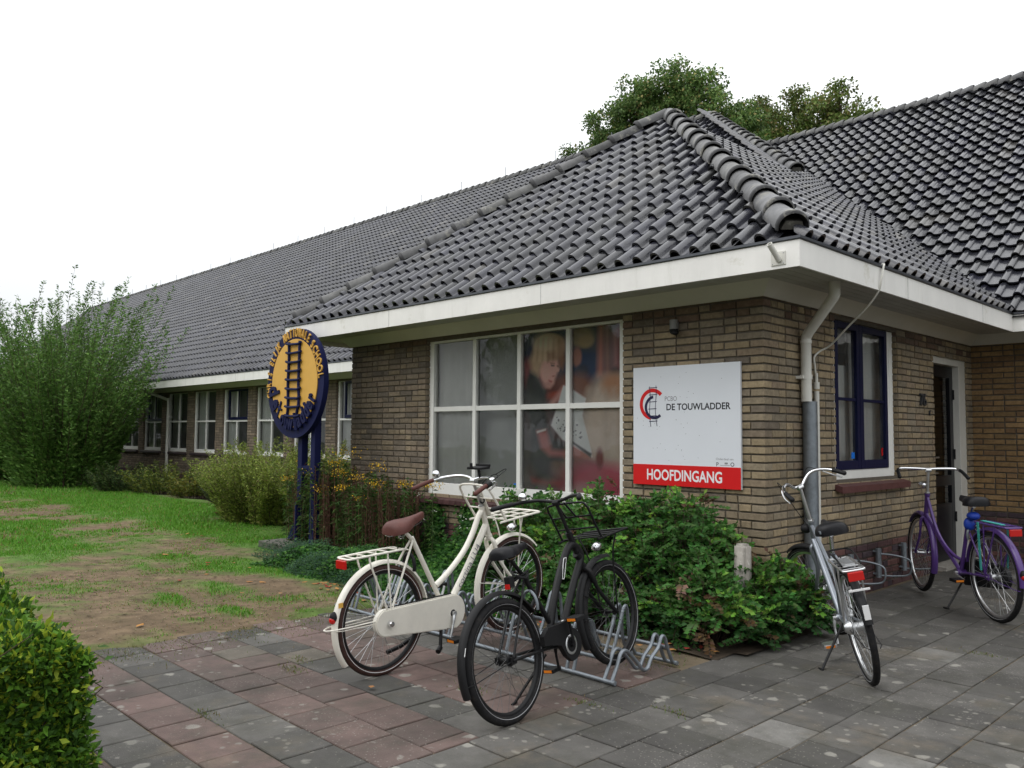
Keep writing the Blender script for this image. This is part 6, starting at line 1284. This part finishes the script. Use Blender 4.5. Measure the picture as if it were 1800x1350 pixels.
# ---- pinnate shrubs at the corner
def pinnate(label,cx,cy,rx,ry,h,n,seed,tips=(.0,),bright=.5,edge=None):
    rs=random.Random(seed); t=thing('mahonia_shrub',label,'shrub',(cx,cy,0),group='leafy shrubs along the front wall'); paths=[];parts=[]
    Pl=[];Dl=[];Ll=[];Cl=[]
    for i in range(n):
        a=rs.uniform(0,6.283); q=math.sqrt(rs.random()); bx,by=rx*.5*q*math.cos(a),ry*.5*q*math.sin(a); ex,ey=rx*q*math.cos(a)*1.05,ry*q*math.sin(a)*1.05; hh=h*(1-.55*q**2.2)*rs.uniform(.35,1.05)
        if cy+ey>-.06 and cx+ex<.05: ey=-.06-cy-rs.uniform(0,.1)
        p=[Vector((bx+(ex-bx)*t_,by+(ey-by)*t_,hh*t_**.85)) for t_ in(0,.35,.7,1)]; paths.append(p)
        kind=rs.random(); lvl=hh/h
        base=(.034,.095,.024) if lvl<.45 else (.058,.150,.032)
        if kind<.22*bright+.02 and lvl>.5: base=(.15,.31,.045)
        if kind>.965: base=(.20,.13,.08)
        elif kind>.95: base=(.11,.07,.035)
        for r_ in range(rs.randint(4,6)):           # fronds at the tip
            fa=rs.uniform(0,6.283); el_=rs.uniform(-.35,1.25); d=Vector((math.cos(fa)*math.cos(el_),math.sin(fa)*math.cos(el_),math.sin(el_))); fl=rs.uniform(.11,.18); s0=p[-1]+(p[-2]-p[-1])*rs.uniform(0,.8)
            sd=d.cross(Vector((0,0,1))).normalized(); m=5
            fr=[s0+d*fl*f_+Vector((0,0,-.25*fl*f_*f_)) for f_ in(0,.33,.66,1)]; paths.append(fr)
            for j in range(m+1):
                f_=.25+.75*j/m; o=s0+d*fl*f_+Vector((0,0,-.25*fl*f_*f_))
                for s_ in((-1,1) if j<m else(0,)):
                    dv=(d*.55+sd*s_*1.0+Vector((0,0,-.12))) if s_ else d; c=[q_*rs.uniform(.8,1.2) for q_ in base]; Pl.append(o[:]);Dl.append(dv[:]);Ll.append(rs.uniform(.036,.056));Cl.append(c)
    mb=MB()
    for p in paths: mb.tube(p,.0022,3)
    obj('stems',mb,M['wood'],t,fix=False)
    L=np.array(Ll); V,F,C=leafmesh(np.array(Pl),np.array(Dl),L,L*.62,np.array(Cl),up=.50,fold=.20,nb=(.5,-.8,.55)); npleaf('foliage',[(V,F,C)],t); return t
pinnate('bright leafy shrub under the right end of the large window behind the black bicycle',-2.05,-.50,.75,.42,.95,300,81,bright=.8)
pinnate('tall green shrub reaching up to the lower left corner of the wall sign',-1.25,-.55,.62,.45,1.05,330,82,bright=1)
pinnate('broad dark green shrub below the wall sign',-.50,-.55,.66,.48,1.02,560,83,bright=.6)
pinnate('low spreading shrub with a pinkish spray in front of the concrete post',.0,-.92,.45,.28,.50,190,84,bright=.5)
pinnate('low green shrub around the building corner beside the silver bicycle',.26,-.36,.30,.40,.58,210,85,bright=.7)
pinnate('dark low shrub at the edge of the bed behind the rack hoops',-1.0,-1.05,.75,.25,.50,230,86,bright=.4)
# tiny white flowers among the leaves
mb=MB(); rs=random.Random(9)
for (x,y,z) in [(rs.uniform(-4.8,-1.4),rs.uniform(-.5,-.15),rs.uniform(.45,.85)) for _ in range(40)]:
    for k in range(rs.randint(1,4)): mb.ball((x+rs.gauss(0,.012),y,z+rs.gauss(0,.012)),.0065,6,4,(1,1,.5))
tag(obj('white_blossoms',mb,M['wflower'],fix=False),'tiny white blossoms scattered among the leaves along the front wall','blossoms',kind='stuff')
# ---- clipped hedge close to the camera
def hedge():
    t=thing('hedge','clipped bright green hedge end close to the camera at the lower left','hedge',(0,0,0)); rs=np.random.default_rng(91)
    X0,X1,Y0,Y1,Hh=-3.4,.06,-6.4,-5.06,.765
    mb=MB(); mb.box(X0,X1-.16,Y0,Y1-.16,0,Hh-.18); 
    paths=[]; rr=random.Random(92)
    for _ in range(260):
        x=rr.uniform(X0,X1-.08); y=rr.uniform(Y0,Y1-.08); z0_=rr.uniform(.1,.6); paths.append([Vector((x,y,z0_)),Vector((x+rr.gauss(0,.08),y+rr.gauss(0,.08),z0_+.15)),Vector((min(X1,x+rr.gauss(0,.12)),min(Y1,y+rr.gauss(0,.12)),min(Hh,z0_+.32)))])
    stems_mesh('stems',paths,.004,'wood',t,taper=.5,n=3)
    n=46000; f=rs.uniform(0,1,n); P=np.zeros((n,3)); dep=np.abs(rs.normal(0,.06,n))
    u,v=rs.uniform(0,1,n),rs.uniform(0,1,n); a=f<.36; b=(f>=.36)&(f<.72); c=f>=.72
    P[a]=np.stack([X0+(X1-X0)*u[a],Y0+(Y1-Y0)*v[a],Hh-dep[a]],1); P[b]=np.stack([X1-dep[b],Y0+(Y1-Y0)*u[b],Hh*v[b]],1); P[c]=np.stack([X0+(X1-X0)*u[c],Y1-dep[c],Hh*v[c]],1)
    bump=np.array([noise.noise(Vector((p[0]*3.2,p[1]*3.2,p[2]*3.2))) for p in P]); bump2=np.array([noise.noise(Vector((p[0]*9,p[1]*9,p[2]*9))) for p in P])
    rnd=np.maximum(0,np.minimum(X1-P[:,0],1)*0+1)
    N=np.zeros((n,3)); N[a]=(0,0,1);N[b]=(1,0,0);N[c]=(0,1,0)
    # round the edges
    e=np.clip((P[:,2]-(Hh-.16))/.16,0,1)*np.clip((P[:,0]-(X1-.16))/.16,0,1); P[:,2]-=.09*e; P[:,0]-=.07*e
    e2=np.clip((P[:,2]-(Hh-.16))/.16,0,1)*np.clip((P[:,1]-(Y1-.16))/.16,0,1); P[:,2]-=.07*e2; P[:,1]-=.06*e2
    P+=N*(bump*.10+bump2*.05)[:,None]
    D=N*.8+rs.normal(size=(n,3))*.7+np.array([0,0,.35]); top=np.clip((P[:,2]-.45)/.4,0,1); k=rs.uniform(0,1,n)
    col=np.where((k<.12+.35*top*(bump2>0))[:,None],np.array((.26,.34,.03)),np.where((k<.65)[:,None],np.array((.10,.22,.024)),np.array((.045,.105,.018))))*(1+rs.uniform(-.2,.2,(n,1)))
    sp=(rs.uniform(0,1,n)<.012); P[sp]+=N[sp]*rs.uniform(.02,.10,(sp.sum(),1))
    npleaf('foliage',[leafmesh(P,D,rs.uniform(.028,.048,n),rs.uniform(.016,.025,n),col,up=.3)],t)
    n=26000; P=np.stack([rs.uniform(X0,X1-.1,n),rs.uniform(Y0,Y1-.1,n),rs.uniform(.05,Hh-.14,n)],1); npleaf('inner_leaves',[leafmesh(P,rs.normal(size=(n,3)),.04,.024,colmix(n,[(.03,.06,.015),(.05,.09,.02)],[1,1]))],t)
hedge()
# weeds and moss in the joints near the lawn
mb=MB()
P=[];
for _ in range(2600):
    x=-2.6+abs(random.gauss(0,.25)); y=random.uniform(-5.2,-1.9); P.append((x,y,.014))
for _ in range(1500): P.append((random.uniform(-2.4,.3),-1.62+random.gauss(0,.12),.02))
for cx_,cy_ in ((-1.35,-3.45),(-.9,-4.2),(.75,-2.35),(.33,-2.6),(-1.5,-3.3),(1.5,.2),(-.3,-2.9)):
    for _ in range(120): P.append((cx_+random.gauss(0,.07),cy_+random.gauss(0,.03),.012))
P=np.array(P); n=len(P); o=npleaf('moss',[leafmesh(P,rng.normal(size=(n,3))*.5+np.array([0,0,.8]),rng.uniform(.008,.028,n),rng.uniform(.003,.006,n),colmix(n,[(.10,.16,.03),(.14,.15,.05),(.18,.14,.07)],[1,1,.7]))]); tag(o,'small weeds and moss growing along the slab joints and lawn edge','moss',kind='stuff')

# ---- across the street, behind the camera: what the windows mirror
def house(x,y,w,d,hw,hr,label):
    t=thing('house',label,'house',(x,y,0),group='houses across the street')
    mb=MB(); mb.box(-w/2,w/2,-d/2,d/2,0,hw); mb.c=[(.20,.11,.075)]*len(mb.v); obj('wall',mb,M['brick'],t)
    mb=MB(); mb.prism([(-d/2-.4,hw-.1),(0,hr),(d/2+.4,hw-.1)],-w/2-.3,w/2+.3,'YZ'); mb.c=[(.06,.05,.05)]*len(mb.v); rf=obj('roof',mb,M['tile'],t)
    mb=MB(); mb.box(-.4,.4,-.3,.3,hr-.6,hr+.7); mb.c=[(.16,.09,.07)]*len(mb.v); obj('chimney',mb,M['brick'],rf)
    for xx in(-w*.3,0,w*.3):
        for zz in(1.0,3.4):
            if zz+1.4>hw: continue
            mb=MB(); mb.box(xx-.75,xx+.75,d/2,d/2+.05,zz,zz+1.4); wd=obj('window',mb,M['frame'],t); mb=MB(); mb.box(xx-.67,xx+.67,d/2+.05,d/2+.06,zz+.08,zz+1.32); obj('pane',mb,M['ink'],wd)
house(-17,-31,10,8,5.2,9.5,'brick house with a dark gabled roof across the street, left of the street trees')
house(8,-33,11,8,5.2,9.5,'brick house with a dark gabled roof across the street, right of the street trees')
for i,(x,y,h_,r) in enumerate([(-27,-27,9,3.6),(-9,-27,8,3.2),(-2,-30,10,4),(20,-26,9,3.6)]):
    tree2('street_tree',['street tree beyond the left house across the street','smaller street tree between the two houses across the street','taller street tree between the two houses across the street','street tree beyond the right house across the street'][i],(x,y,0),h_,[(0,0,h_*.6,r,r,h_*.34),(r*.4,0,h_*.5,r*.8,r,h_*.28),(-r*.5,0,h_*.55,r*.7,r,h_*.26)],gd,[.4,.4,.2,.0],9000,.34,60+i,.2,'street trees across the street',cl_s=(.4,.9),dens=20)
mb=MB(); mb.add([(-60,-24,.02),(40,-24,.02),(40,-18,.02),(-60,-18,.02)],[(0,1,2,3)],(.05,.05,.05)); tag(obj('road',mb,M['slab'],fix=False),kind='structure')
